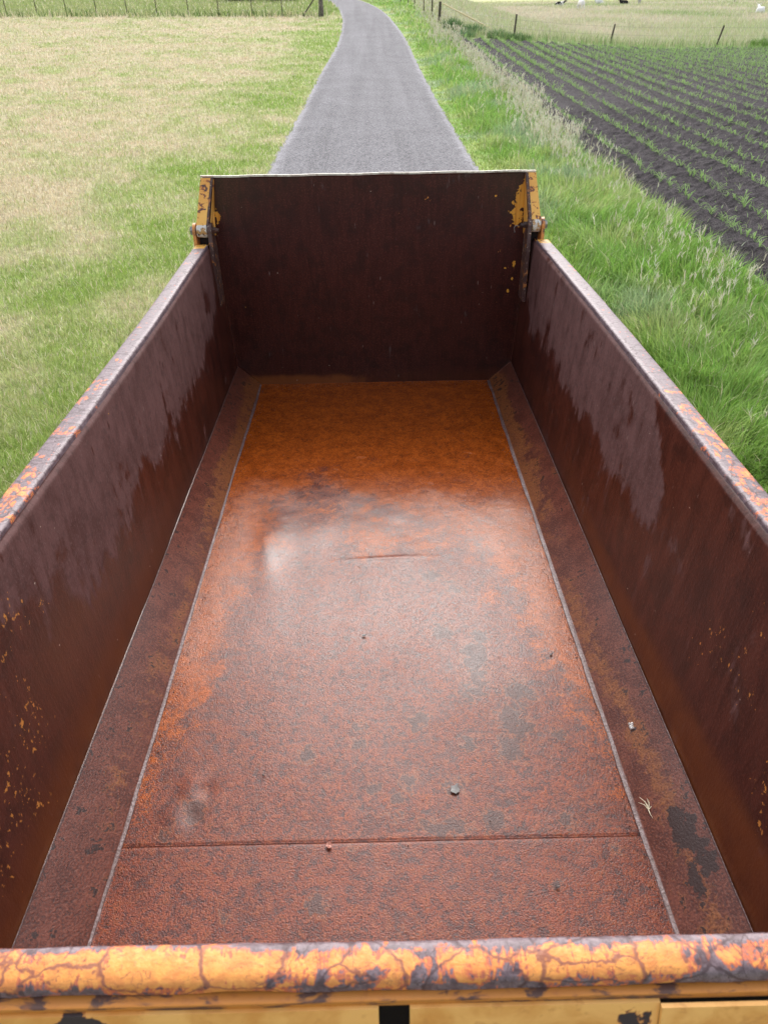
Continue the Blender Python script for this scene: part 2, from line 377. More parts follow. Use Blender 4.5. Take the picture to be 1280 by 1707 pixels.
def verge_edge(y): return edge_x(y) - .12 + .22 * (fbm(y, y * 0, 1.4, 3, 70) - .5) * 2
def build_verge():
    x, y, r = polar(420000, -4, 62, 3.0, 100)
    k = (x > road_r(y) - .05 + .12 * rng.uniform(0, 1, len(x)) ** 2) & (x < np.where(y < 50, verge_edge(y), 6.0)) & (y > .3); x, y, r = x[k], y[k], r[k]; n = len(x)
    d = x - road_r(y)
    tall = ss(d, .15, .9) * (1 - .35 * ss(y, 30, 60))
    clump = fbm(x, y, .35, 3, 80)
    h = (.05 + .24 * tall * (.45 + clump)) * rng.uniform(.65, 1.25, n)
    c = field_col(x, y); c = lerp(c, c3(.30, .36, .10), (1 - tall) * .4)
    stem = rng.uniform(0, 1, n) < .05; c = np.where(stem[:, None], c3(.56, .54, .34), c)
    w = .0065 * (np.maximum(r, 4) / 4.2) ** .85
    az = 2 * np.pi * fbm(x, y, .8, 2, 83) * 2 + rng.normal(0, .9, n)
    p = [blades('', x, y, h, w, rng.uniform(.15, 1.15, n), az, jit(c, n, .3), None)]
    n = 60000; x = rng.uniform(2.2, 4.6, n); y = rng.uniform(-3, 2.5, n); p.append(blades('', x, y, rng.uniform(.1, .3, n), np.full(n, .007), rng.uniform(.15, 1.1, n), rng.uniform(0, 6.28, n), jit(field_col(x, y), n, .3), None))
    join_blades('verge_grass', p, M_GRASS)
    # feathery pale seed stems along the edge of the ploughed field
    x, y, r = polar(90000, 2, 40, 5, 95); e = np.where(y < 50, verge_edge(y), 5.6)
    dens = np.exp(-((x - e + .45) / .45) ** 2) * ss(fbm(x * .6, y * .6, 1.6, 3, 95) + .12 * ss(y, 12, 20), .38, .62)
    dens2 = .010 * (x > road_r(y) + .8) * (x < e)
    dens3 = np.exp(-((x - e + 1.3) / .5) ** 2) * ss(y, 42, 50) * .9 + .45 * np.exp(-((x - e + .35) / .35) ** 2) * ss(y, 18, 22) * (.4 + .6 * ss(fbm(y, y * 0, 3, 2, 97), .4, .6))
    k = rng.uniform(0, 1, len(x)) < np.clip(dens * (.08 + .55 * ss(y, 13, 19)) + dens2 + dens3, 0, 1); x, y, r = x[k], y[k], r[k]; n = len(x)
    h = rng.uniform(.25, .6, n); az = rng.uniform(0, 6.28, n); ln = rng.uniform(.05, .45, n)
    w = .0028 * (r / 4.2) ** .8
    p = [blades('', x, y, h, w, ln, az, jit(np.tile(c3(.46, .45, .28), (n, 1)), n, .15), None)]
    # plumes: 7 fine hairs round the top of each stem
    for i in range(7):
        f = rng.uniform(.62, .98, n); xx = x + np.cos(az) * ln * h * f; yy = y + np.sin(az) * ln * h * f
        zz = tz(x, y); v, q, t, c = blades('', xx, yy, rng.uniform(.05, .10, n), .0045 * (r / 4.2) ** .85, rng.uniform(.2, 1.0, n), rng.uniform(0, 6.28, n), jit(np.tile(c3(.60, .58, .46), (n, 1)), n, .12), None)
        v = v.reshape(n, 5, 3); v[:, :, 2] += (h * f * .93)[:, None]; p.append((v.reshape(-1, 3), q, t, c))
    join_blades('seed_stems', p, M_STRAW)
build_verge()

def build_pasture():
    # nearer meadow grass behind the field
    a = []
    x, y, r = polar(190000, -1, 48, 46, 240); e = crop_end(x)
    k = ((y > e + .15) & (x > 5.4)) ; x, y, r = x[k], y[k], r[k]; n = len(x)
    c = field_col(x, y); edge = np.exp(-((y - crop_end(x) - .5) / .8) ** 2)
    c = lerp(c, c3(.16, .26, .08), edge * .8 * (rng.uniform(0, 1, n) < .8)); st = rng.uniform(0, 1, n) < .3; c = np.where(st[:, None] & (edge < .4)[:, None], c3(.50, .46, .36), c)
    h = rng.uniform(.22, .5, n) * (1 + .7 * edge * fbm(x, y, 1.5, 2, 4)) ; w = .035 * (r / 60) ** 1.0
    a.append(blades('', x, y, h, w, rng.uniform(.1, .7, n), rng.uniform(0, 6.28, n), jit(c, n, .2), None))
    join_blades('meadow_grass', a, M_GRASS)
    x, y, r = polar(36000, -62, -1, 66, 130); k = (y + .14 * (x + 3.6) > 66) & (x < road_l(y) - .3); x, y, r = x[k], y[k], r[k]; n = len(x)
    join_blades('paddock_grass', [blades('', x, y, rng.uniform(.08, .22, n), .03 * r / 60, rng.uniform(.1, .9, n), rng.uniform(0, 6.28, n), jit(field_col(x, y), n, .2), None)], M_GRASS)
build_pasture()

# nettles and dock at the fence corner, beside the crop
def weed_clump(cx, cy, rad, hgt, n, col):
    a = rng.uniform(0, 6.28, n); q = rad * np.sqrt(rng.uniform(0, 1, n)); x = cx + q * np.cos(a); y = cy + q * np.sin(a)
    return blades('', x, y, hgt * rng.uniform(.5, 1, n) * (1 - .4 * (q / rad) ** 2), np.full(n, .035), rng.uniform(.1, .8, n), rng.uniform(0, 6.28, n), jit(np.tile(c3(*col), (n, 1)), n, .3), None)
join_blades('nettle_patch', [weed_clump(5.3, 55, .7, .9, 500, (.10, .19, .07)), weed_clump(6.3, 52.5, .8, .7, 500, (.10, .19, .07)),
    weed_clump(7.6, 50.2, .7, .6, 400, (.11, .2, .08)), weed_clump(8.6, 49.3, .8, .5, 400, (.13, .22, .08)), weed_clump(5.5, 51, .8, .5, 400, (.15, .26, .12)),
    weed_clump(23.2, 49.2, 1.2, .7, 500, (.15, .27, .06))], M_GRASS)

def maize_mesh(seed):
    rr = random.Random(seed); V = []; Fc = []; C = []
    def leaf(z0, az, L, w, up):
        n = len(V); seg = 5
        for i in range(seg + 1):
            t = i / seg; d = L * t * (.55 + .25 * t); z = z0 + L * (up * t - .75 * t * t * .9)
            ww = w * (1 - t) ** .6 * (.6 + 1.2 * t) if t < 1 else .0005
            px, py = math.cos(az), math.sin(az); qx, qy = -py, px
            V.append((px * d + qx * ww / 2, py * d + qy * ww / 2, z + .004)); V.append((px * d, py * d, z)); V.append((px * d - qx * ww / 2, py * d - qy * ww / 2, z + .004))
        for i in range(seg):
            b = n + i * 3; Fc.append([b, b + 1, b + 4, b + 3]); Fc.append([b + 1, b + 2, b + 5, b + 4])
        g = rr.uniform(.8, 1.2); c = (.28 * g, .44 * g, .14 * g); C.extend([c] * (3 * (seg + 1)))
    az = rr.uniform(0, 6.28)
    for i in range(5):
        leaf(.015 + .018 * i, az + math.pi * i + rr.uniform(-.5, .5), rr.uniform(.15, .24) * (1 - .07 * i), .019, rr.uniform(1.1, 1.7))
    n = len(V); V.extend([(.006, 0, -.01), (-.004, .005, -.01), (-.004, -.005, -.01), (0, 0, .12)]); Fc.extend([[n, n + 1, n + 3], [n + 1, n + 2, n + 3], [n + 2, n, n + 3]]); C.extend([(.16, .32, .07)] * 4)
    return np.array(V), Fc, np.array(C)
def build_maize():
    M = leaf_mat('maize_leaf', .35, .45, .35); protos = []; data = [maize_mesh(s) for s in range(8)]
    P = []
    for i, rx in enumerate(ROWS):
        if rx > 34: continue
        y = 2.0
        while y < crop_end(rx) - .35:
            y += random.uniform(.09, .19)
            if random.random() < .08: continue
            x = float(rowx(rx, y)) + random.gauss(0, .03) + .05 * math.sin(y * .4 + rx * 3)
            if x < verge_edge(np.array([y]))[0] + .1: continue
            dep = y * .8076 + .5897 * H; sx = 640 + 1190 * x / dep
            if sx > 1420 or x > 6 + y * .75: continue
            P.append((x, y, sx))
    P.sort(key=lambda p: (p[2] > 1283, p[0] ** 2 + p[1] ** 2))
    near, rest = P[:300], P[300:]
    for i, (x, y, sx) in enumerate(near):
        if i < 8:
            v, f, c = data[i]; o = mk('maize_seedling', v, f, M, attrs={'Col': c}); protos.append(o)
        else:
            o = protos[i % 8].copy(); COL.objects.link(o)
        s = random.uniform(.5, 1.0); o.location = (x, y, float(tz(x, y)) + .0); o.rotation_euler = (0, 0, random.uniform(0, 6.28)); o.scale = (s, s, s)
        tag(o, 'young green maize seedling at the near end of the rows in dark soil', 'maize plant', 'maize seedlings nearest the verge')
    x, y, r = polar(70000, 4, 50, 9, 70); kk = (x > edge_x(y) + .1) & (y < crop_end(x) - .2) & (x < 34) & (rng.uniform(0, 1, len(x)) < (.10 + .9 * ss(y, 20, 42)) * ss(fbm(x, y, 1.6, 3, 131), .35, .65)); x, y, r = x[kk], y[kk], r[kk]; n = len(x)
    join_blades('field_weeds', [blades('', x, y, rng.uniform(.03, .12, n) * (1 + .5 * ss(y, 25, 45)), .006 * (r / 8), rng.uniform(.3, 1.2, n), rng.uniform(0, 6.28, n), jit(np.tile(c3(.34, .46, .20), (n, 1)), n, .25), None)], M_GRASS)
    x, y, r = polar(9000, 10, 50, 7, 30); kk = (x > edge_x(y)) & (x < edge_x(y) + 6) & (rng.uniform(0, 1, len(x)) < np.where(x < edge_x(y) + .7, .5, .06)); x, y, r = x[kk], y[kk], r[kk]; n = len(x)
    join_blades('dead_stalks', [blades('', x, y, rng.uniform(.04, .16, n), .0035 * (r / 8), rng.uniform(.2, 1.6, n), rng.uniform(0, 6.28, n), jit(np.tile(c3(.42, .37, .32), (n, 1)), n, .25), None)], M_STRAW)
    V = []; Q = []; T = []; C = []; k = 0
    arr = np.array([(p[0], p[1]) for p in rest]); var = rng.integers(0, 8, len(arr))
    for s in range(8):
        v, f, c = data[s]; A = arr[var == s]; n = len(A); a = rng.uniform(0, 6.28, n); sc = rng.uniform(.5, 1.0, n)
        sc = sc * (1 + .35 * ss(A[:, 1], 22, 42))
        ca, sa = np.cos(a)[:, None], np.sin(a)[:, None]
        X = (v[None, :, 0] * ca - v[None, :, 1] * sa) * sc[:, None] + A[:, :1]; Y = (v[None, :, 0] * sa + v[None, :, 1] * ca) * sc[:, None] + A[:, 1:]
        Z = v[None, :, 2] * sc[:, None] + tz(A[:, 0], A[:, 1])[:, None]
        V.append(np.stack([X, Y, Z], -1).reshape(-1, 3)); C.append(np.tile(c, (n, 1)) * np.repeat(rng.uniform(.85, 1.15, n), len(v))[:, None])
        off = (np.arange(n) * len(v))[:, None, None] + k
        Q.append((np.array([q for q in f if len(q) == 4])[None] + off).reshape(-1, 4)); T.append((np.array([q for q in f if len(q) == 3])[None] + off).reshape(-1, 3)); k += n * len(v)
    tag(mk('maize_rows', np.concatenate(V), [np.concatenate(Q), np.concatenate(T)], M, attrs={'Col': np.concatenate(C)}), kind='stuff')
build_maize()

# ------------------------------------------------------------------ fences
def wood_mat(name, a, b):
    t = NT(name, .85); n = t.noise(6, 5, .6, v=t.map((6, 6, .7))); n2 = t.noise(40, 3)
    return t.fin(t.mix(t.mr(n, .3, .7), a, b), .85, t.bump(n, .6, .01), spec=.2)
M_POST = wood_mat('weathered_post', (.045, .036, .03), (.13, .11, .09)); M_TRUNK = wood_mat('bark_post', (.05, .045, .04), (.26, .23, .2))
M_RAIL = wood_mat('pale_rail', (.5, .42, .24), (.66, .58, .36))
M_WIRE = NT('wire', .5); M_WIRE = M_WIRE.fin((.25, .25, .24), .5, metal=.6)
def post(parent, x, y, h, w, lean=(0, 0), name='post', mat=None, root=None):
    z = float(tz(x, y)); b = MB(); rx, ry, rz = root
    n = 7; pts = []; rad = []
    for i in range(n):
        t = i / (n - 1); pts.append((x - rx + lean[0] * t, y - ry + lean[1] * t, z - rz - .1 + (h + .1) * t)); rad.append(w / 2 * (1 - .12 * t + random.uniform(-.05, .05)))
    b.tube(pts, rad, 9); return b.build(name, mat or M_POST, parent)
def wire(parent, pts, root, rad=.005, name='wire'):
    b = MB(); P = []
    for a, c in zip(pts[:-1], pts[1:]):
        for i in range(4):
            t = i / 4; P.append((a[0] + (c[0] - a[0]) * t - root[0], a[1] + (c[1] - a[1]) * t - root[1], a[2] + (c[2] - a[2]) * t - root[2] - .05 * math.sin(math.pi * t)))
    P.append(tuple(pts[-1][i] - root[i] for i in range(3)))
    b.tube(P, rad, 5); return b.build(name, M_WIRE, parent)
def fence(name, label, posts, heights, wires, group=None, lean=None, rad=.005):
    x0, y0 = posts[0][:2]; root = (x0, y0, float(tz(x0, y0)))
    f = empty(name, root, label=label, cat='fence', group=group)
    for i, p in enumerate(posts):
        post(f, p[0], p[1], p[2], p[3], (lean or {}).get(i, (random.uniform(-.03, .03), 0)), root=root)
    for hh in wires:
        wire(f, [(p[0], p[1], float(tz(p[0], p[1])) + hh) for p in posts], root, rad)
    return f, root
# left: mesh fence across the mown field
LP = [(-3.62, 65.55), (-6.56, 66.03), (-8.95, 66.9), (-11.61, 67.6), (-14.09, 68.3), (-16.68, 68.9), (-19.19, 69.6), (-21.8, 70.2), (-24.4, 70.8), (-27.0, 71.4), (-29.7, 72.0), (-32.4, 72.6)]
fl, rt = fence('wire_fence', 'wire mesh fence on thin dark posts across the far left field', [(x, y, 1.5, .07) for x, y in LP[1:]], None, [], rad=.004)
for hh in (.12, .35, .6, .85, 1.1, 1.35):
    wire(fl, [(x, y, float(tz(x, y)) + hh) for x, y in LP], rt, .005 if hh in (1.35,) else .0035)
b = MB()
for (xa, ya), (xb, yb) in zip(LP[:-1], LP[1:]):
    for i in range(12):
        t = (i + .5) / 12; x = xa + (xb - xa) * t; y = ya + (yb - ya) * t; z = float(tz(x, y))
        b.tube([(x - rt[0], y - rt[1], z + .05 - rt[2]), (x - rt[0], y - rt[1], z + 1.34 - rt[2])], .002, 3)
b.build('mesh_wire', M_WIRE, fl)
cp = empty('corner_post', (-3.62, 65.55, float(tz(-3.62, 65.55))), label='thick gnarled grey corner post where the left fence meets the road', cat='fence post')
bb = MB(); pts = []; rad = []
for i in range(12):
    t = i / 11; pts.append((.03 * math.sin(5 * t) + .05 * t, 0, -.15 + 2.3 * t)); rad.append(.2 - .04 * t + .02 * math.sin(9 * t + 1))
bb.tube(pts, rad, 12); bb.build('trunk', M_TRUNK, cp, True)
bb = MB(); bb.tube([(-1.35, .1, .02), (-.2, .03, 1.35)], [.05, .045], 8); bb.build('brace', M_POST, cp)
# right: pasture fence behind the maize
rp = [(4.75, 58.9, 1.25, .2), (8.35, 49.6, 1.2, .11), (14.24, 50.45, 1.05, .11), (20.55, 50.3, 1.05, .11), (27.2, 50.0, 1.05, .11), (34, 49.8, 1.05, .11)]
fr, rt = fence('wire_fence', 'wire fence on dark leaning posts between the maize field and the cow pasture', rp, None, [.55, .95], lean={0: (.05, 0), 1: (.08, .0), 2: (.16, 0), 3: (.24, 0)})
b = MB(); z1 = float(tz(4.9, 58.8)) + 1.15; z2 = float(tz(7.75, 54.2)) + .1
b.tube([(4.95, 58.75, z1), (6.3, 56.5, (z1 + z2) / 2 + .02), (7.75, 54.2, z2)], [.045, .05, .05], 8)
o = b.build('fallen_rail', M_RAIL); tag(o, 'long pale wooden rail slanting down from the thick corner post to the grass', 'wooden rail')
# right: fence that follows the road
rp = [(4.57, 63.0, 1.1, .12), (4.2, 66.8, 1.0, .08), (3.71, 71.0, 1.1, .09), (3.38, 75.5, 1.1, .09), (2.9, 79.5, 1.1, .09), (1.6, 86, 1.1, .09)]
fence('wire_fence', 'short fence of slim posts in tall pale grass following the road bend', rp, None, [.6, 1.0])
# far pasture line
rp = [(x, 212 - (x - 42) * .9, 1.25, .1) for x in (20, 31, 42, 53, 64.7, 76, 88, 100)]
fence('wire_fence', 'distant row of thin posts behind the resting cows', rp, None, [.9], rad=.012)

# dark hedge just inside the top edge, behind the left fence
def leafy(name, cx, cy, rx, ry, rz, n, label, cat, parentname=None):
    e = empty(name, (cx, cy, float(tz(cx, cy))), label=label, cat=cat)
    u = rng.normal(0, 1, (n, 3)); u /= np.linalg.norm(u, axis=1)[:, None]; r = rng.uniform(.55, 1, n) ** .5
    lump = .75 + .5 * fbm(u[:, 0] * 3 + u[:, 2], u[:, 1] * 3, 1, 3, int(cx * 7) & 255)
    P = u * (r * lump)[:, None] * np.array([rx, ry, rz]); P[:, 2] += rz * .95; P[:, 2] = np.maximum(P[:, 2], .05)
    s = rng.uniform(.06, .13, n); a = rng.normal(0, 1, (n, 3)); a /= np.linalg.norm(a, axis=1)[:, None]; bq = np.cross(a, rng.normal(0, 1, (n, 3))); bq /= np.linalg.norm(bq, axis=1)[:, None]
    V = np.stack([P - a * s[:, None], P + bq * s[:, None] * .5, P + a * s[:, None], P - bq * s[:, None] * .5], 1).reshape(-1, 3)
    q = np.arange(n * 4).reshape(n, 4)
    mk('crown', V, q, M_GRASS, e, attrs={'Col': np.repeat(jit(np.tile(c3(.045, .09, .03), (n, 1)), n, .4), 4, 0)})
    b = MB()
    for k in range(4):
        x = random.uniform(-rx, rx) * .6; b.tube([(x, 0, -.1), (x * 1.1, .1, rz), (x * 1.3, 0, rz * 1.6)], [.07, .05, .02], 6)
    b.build('stem', M_POST, e)
    return e
leafy('hedge_bush', -12.6, 86.5, 2.0, 1.2, 1.1, 5000, 'dark green bush at the top edge behind the left fence, left of two', 'bush')
leafy('hedge_bush', -8.4, 85.6, 2.0, 1.2, 1.1, 5000, 'dark green bush at the top edge behind the left fence, nearer the road', 'bush')

# ------------------------------------------------------------------ cows
def cow_mat(name, mode):
    t = NT(name, .8); n = t.noise(1.7, 2, .5, dist=.4)
    if mode == 'pied': c = t.mix(t.mr(n, .47, .5), (.02, .018, .018), (.72, .70, .66))
    elif mode == 'black': c = t.mix(t.mr(n, .62, .66), (.02, .018, .02), (.5, .48, .46))
    elif mode == 'grey': c = t.mix(t.mr(n, .4, .6), (.30, .29, .30), (.55, .54, .54))
    else: c = t.mix(t.mr(n, .3, .8), (.78, .77, .75), (.66, .64, .62))
    return t.fin(c, .85, spec=.2)
CM = {k: cow_mat('hide_' + k, k) for k in ('pied', 'black', 'white', 'grey')}
def skin(name, pts, edges, mat, parent):
    me = bpy.data.meshes.new(name); bm = bmesh.new(); sk = bm.verts.layers.skin.verify(); vs = [bm.verts.new(p[0]) for p in pts]
    for v, p in zip(vs, pts): v[sk].radius = (p[1], p[2] if len(p) > 2 else p[1]); v[sk].use_root = False
    vs[0][sk].use_root = True
    for a, b in edges: bm.edges.new((vs[a], vs[b]))
    bm.to_mesh(me); bm.free(); me.materials.append(mat)
    o = bpy.data.objects.new(name, me); COL.objects.link(o); o.parent = parent
    s = o.modifiers.new('Skin', 'SKIN'); s.use_smooth_shade = True; ss_ = o.modifiers.new('Sub', 'SUBSURF'); ss_.levels = ss_.render_levels = 1
    return o
def cow(pose, mode, loc, rz, label, head_up=False):
    """faces +X locally"""
    e = empty('cow', (loc[0], loc[1], float(tz(*loc))), (0, 0, rz), label=label, cat='cow', group='cattle in the far pasture')
    if pose == 'stand':
        hd = [(0.95, 0, 1.15), (1.25, 0, .7), (1.42, 0, .38), (1.55, 0, .15)]
        P = [((-.05, 0, .98), .34, .40), ((-.6, 0, 1.05), .30, .34), ((-.8, 0, 1.05), .2, .25), ((.5, 0, .98), .30, .38), (hd[0], .18, .24), (hd[1], .13, .17), (hd[2], .12, .13), (hd[3], .07, .08)]
        E = [(0, 1), (1, 2), (0, 3), (3, 4), (4, 5), (5, 6), (6, 7)]
        for s in (-1, 1):
            n = len(P); P += [((-.68, .2 * s, .75), .15), ((-.62, .2 * s, .55), .09), ((-.75, .2 * s, .38), .065), ((-.7, .2 * s, .04), .06)]; E += [(1, n), (n, n + 1), (n + 1, n + 2), (n + 2, n + 3)]
            n = len(P); P += [((.55, .18 * s, .68), .11), ((.55, .18 * s, .38), .065), ((.56, .18 * s, .04), .06)]; E += [(3, n), (n, n + 1), (n + 1, n + 2)]
        skin('body', P, E, CM[mode], e)
        b = MB(); b.tube([(-.97, 0, 1.18), (-1.04, 0, .9), (-1.02, 0, .5)], [.03, .02, .035], 6); b.build('tail', CM[mode], e)
        hx, hz = 1.3, .62
    else:
        P = [((0, 0, .40), .42, .36), ((-.6, 0, .40), .40, .34), ((-.92, 0, .36), .22, .22), ((.5, 0, .44), .33, .36), ((.85, 0, .68), .18, .22), ((1.12, .05, .92), .13, .14), ((1.42, .1, .82), .09, .08)]
        E = [(0, 1), (1, 2), (0, 3), (3, 4), (4, 5), (5, 6)]
        for s in (-1, 1):
            n = len(P); P += [((-.45, .42 * s, .2), .15), ((-.1, .52 * s, .1), .08), ((-.5, .56 * s, .07), .06)]; E += [(1, n), (n, n + 1), (n + 1, n + 2)]
            n = len(P); P += [((.62, .26 * s, .2), .1), ((.9, .28 * s, .08), .07), ((.6, .32 * s, .06), .055)]; E += [(3, n), (n, n + 1), (n + 1, n + 2)]
        skin('body', P, E, CM[mode], e)
        b = MB(); b.tube([(-1.1, 0, .5), (-1.22, .05, .2), (-1.1, .2, .05)], [.03, .02, .03], 6); b.build('tail', CM[mode], e)
        hx, hz = 1.1, .98
    for s in (-1, 1):
        b = MB(); b.tube([(hx, .08 * s, hz + .02), (hx - .03, .2 * s, hz + .05), (hx - .02, .29 * s, hz)], [.02, .055, .01], 6); b.build('ear', CM['black' if mode in ('pied', 'black') else mode], e)
cow('lie', 'pied', (37.5, 172), -.2, 'black and white cow lying with its black head to the right, leftmost')
cow('stand', 'white', (33.7, 138.5), 1.75, 'white cow standing with its rump to the road, grazing')
cow('lie', 'white', (49.3, 187), 3.0, 'white cow lying between the standing white cow and the black one')
cow('lie', 'black', (51.4, 176), 3.3, 'black cow lying in the far pasture, its head to the left')
cow('stand', 'grey', (55.1, 178), 1.3, 'pale grey animal standing just right of the black cow')
cow('lie', 'white', (48.5, 107.6), 1.35, 'white cow lying alone at the far right of the pasture')

# =================================================================== the tipping trailer
T_ = math.radians(2.05)
def to_world(p):   # skip coordinates (origin on the floor plate under the camera) to world
    q = Vector(p) - Vector((.0119, 0, 2.05)); c, s = math.cos(T_), math.sin(T_)
    return Vector((q.x, c * q.y + s * q.z, -s * q.y + c * q.z + H))
O = np.array([0, 2.45, -.814])
trailer = empty('tipping_trailer', to_world(O), (-T_, 0, 0), label='long rusty steel tipping trailer skip with worn yellow paint, wet inside, on the lane', cat='trailer')
def L(v): return np.asarray(v, float) - O
class TB(MB):
    def build(s, name, mats, parent=None, smooth=False):
        s.v = [tuple(np.asarray(p) - O) for p in s.v]; return MB.build(s, name, mats, parent or trailer, smooth)

# ---- materials of the trailer
def paint_mat(name, wear=.5, base=(.62, .34, .07), scale=9, bright=0.0):
    t = NT(name, .5)
    v = t.map((1, 1, 1.6)); n = t.noise(scale, 8, .62, .6, v=v); f = t.noise(scale * 7, 4, .6); lo = t.noise(2.2, 3)
    paint = t.mix(t.mr(lo, .35, .65), base, (base[0] * .82, base[1] * .68, base[2] * .6)); paint = t.mix(t.mr(f, .55, .75, 0, .5), paint, (base[0] * .7, base[1] * .5, base[2] * .5))
    rust = t.mix(f, (.06, .035, .035), (.16, .085, .07))
    w = t.mth('ADD', n, t.mth('MULTIPLY', t.mth('SUBTRACT', f, .5), .12))
    c = t.mix(t.mr(w, wear - .03, wear + .0), paint, (.5, .14, .03)); c = t.mix(t.mr(w, wear + .0, wear + .03), c, rust)
    return t.fin(c, t.mr(w, wear, wear + .05, .42, .6), t.bump(t.mth('ADD', t.mth('MULTIPLY', w, -1.0), t.mth('MULTIPLY', f, .2)), .4, .006), spec=.5)
M_YEL = paint_mat('yellow_paint', .62, (.80, .42, .08)); M_YELW = paint_mat('worn_yellow_paint', .58, (.95, .55, .13), scale=26)
M_YELP = paint_mat('yellow_panel_paint', .66, (.60, .34, .085), 5)
t = NT('dark_rust_steel', .6); n = t.noise(20, 6, .6); M_DARK = t.fin(t.mix(t.mr(n, .35, .7), (.035, .02, .018), (.12, .055, .035)), .55, t.bump(n, .4, .004))
t = NT('bolt_steel', .4); n = t.noise(60, 4); M_BOLT = t.fin(t.mix(t.mr(n, .4, .65), (.20, .22, .23), (.34, .33, .31)), .4, metal=.6)
t = NT('worn_sleeve', .4); n = t.noise(40, 5, .6, v=t.map((1, 1, 1))); c = t.mix(t.mr(n, .46, .52), (.62, .60, .56), (.42, .23, .08)); c = t.mix(t.mr(t.noise(70, 3), .58, .62), c, (.06, .035, .03)); M_SLV = t.fin(c, .35, spec=.6)
t = NT('tyre_rubber', .85); M_TYRE = t.fin((.02, .02, .02), .85)
t = NT('black_void', .9); M_BLK = t.fin((.012, .01, .01), .8)

def floor_mat(name='rust_floor'):
    t = NT(name); _, org, gry, sm = t.attr('M'); _, wet, _a, _b = t.attr('Wet')
    n0 = t.noise(2.4, 4, .55); n1 = t.noise(11, 8, .68, .3); n2 = t.noise(38, 6, .65, .4); n3 = t.noise(190, 4, .62); n4 = t.noise(70, 3, .6)
    v1 = t.voro(260)
    pink = t.mix(t.mr(n1, .36, .64), (.110, .027, .018), (.205, .046, .023))
    pink = t.mix(t.mr(n2, .5, .62, 0, .8), pink, (.21, .056, .022))
    pink = t.mix(t.mr(n2, .38, .50, .8, 0), pink, (.055, .026, .026))
    pink = t.mix(t.mr(n3, .53, .66, 0, .75), pink, (.27, .066, .029))
    pink = t.mix(t.mr(n3, .38, .50, .85, 0), pink, (.040, .018, .016))
    o = t.mix(t.mr(n1, .35, .65), (.20, .036, .004), (.34, .070, .006)); o = t.mix(t.mr(n3, .5, .62, 0, .6), o, (.44, .105, .011)); o = t.mix(t.mr(n3, .36, .47, .85, 0), o, (.055, .015, .006)); o = t.mix(t.mr(n2, .40, .50, .45, 0), o, (.10, .026, .008))
    om = t.mr(t.mth('ADD', org, t.mth('ADD', t.mth('MULTIPLY', t.mth('SUBTRACT', n1, .5), 2.2), t.mth('MULTIPLY', t.mth('SUBTRACT', n3, .5), 1.6))), .3, .8)
    c = t.mix(om, pink, o)
    gv = t.mth('ADD', gry, t.mth('ADD', t.mth('MULTIPLY', t.mth('SUBTRACT', n1, .5), 1.5), t.mth('MULTIPLY', t.mth('SUBTRACT', n2, .5), 1.3)))
    gm = t.mr(gv, .60, .66)
    ge = t.mth('MULTIPLY', t.mr(gv, .55, .60), t.mr(gv, .64, .70, 1, 0))
    gcol = t.mix(t.mr(n3, .35, .65), (.045, .025, .024), (.080, .046, .042))
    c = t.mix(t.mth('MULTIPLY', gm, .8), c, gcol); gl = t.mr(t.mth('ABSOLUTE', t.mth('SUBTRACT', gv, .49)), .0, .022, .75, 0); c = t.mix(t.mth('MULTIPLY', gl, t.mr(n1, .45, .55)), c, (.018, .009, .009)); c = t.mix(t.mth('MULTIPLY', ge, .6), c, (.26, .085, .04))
    specks = t.mr(t.noise(75, 2, .4), .70, .74); c = t.mix(t.mth('MULTIPLY', specks, .8), c, (.03, .018, .016))
    hgt = t.mth('ADD', t.mth('MULTIPLY', n3, .8), t.mth('ADD', t.mth('MULTIPLY', v1, .45), t.mth('MULTIPLY', t.noise(115, 3, .65), .62)))
    b1 = t.bump(gv, .22, .003); 
    bs = t.t.nodes.new('ShaderNodeBump'); bs.inputs['Distance'].default_value = .0015; t.set(bs.inputs['Strength'], t.mr(sm, 0, 1, .85, .14)); t.set(bs.inputs['Height'], hgt); t.t.links.new(b1, bs.inputs['Normal'])
    cb = t.t.nodes.new('ShaderNodeBump'); cb.inputs['Distance'].default_value = .0014; t.set(cb.inputs['Strength'], t.mr(sm, 0, 1, .95, .12)); t.set(cb.inputs['Height'], hgt)
    rg = t.mth('ADD', t.mr(n1, .35, .65, .26, .36), t.mth('MULTIPLY', t.mr(org, .3, 1.2), -.10))
    return t.fin(c, rg, bs.outputs[0], spec=.12, coat=t.mr(wet, 0, 1, .18, .46), coat_rough=t.mr(n2, .35, .65, .09, .19), coat_n=cb.outputs[0])
M_FLOOR = floor_mat()

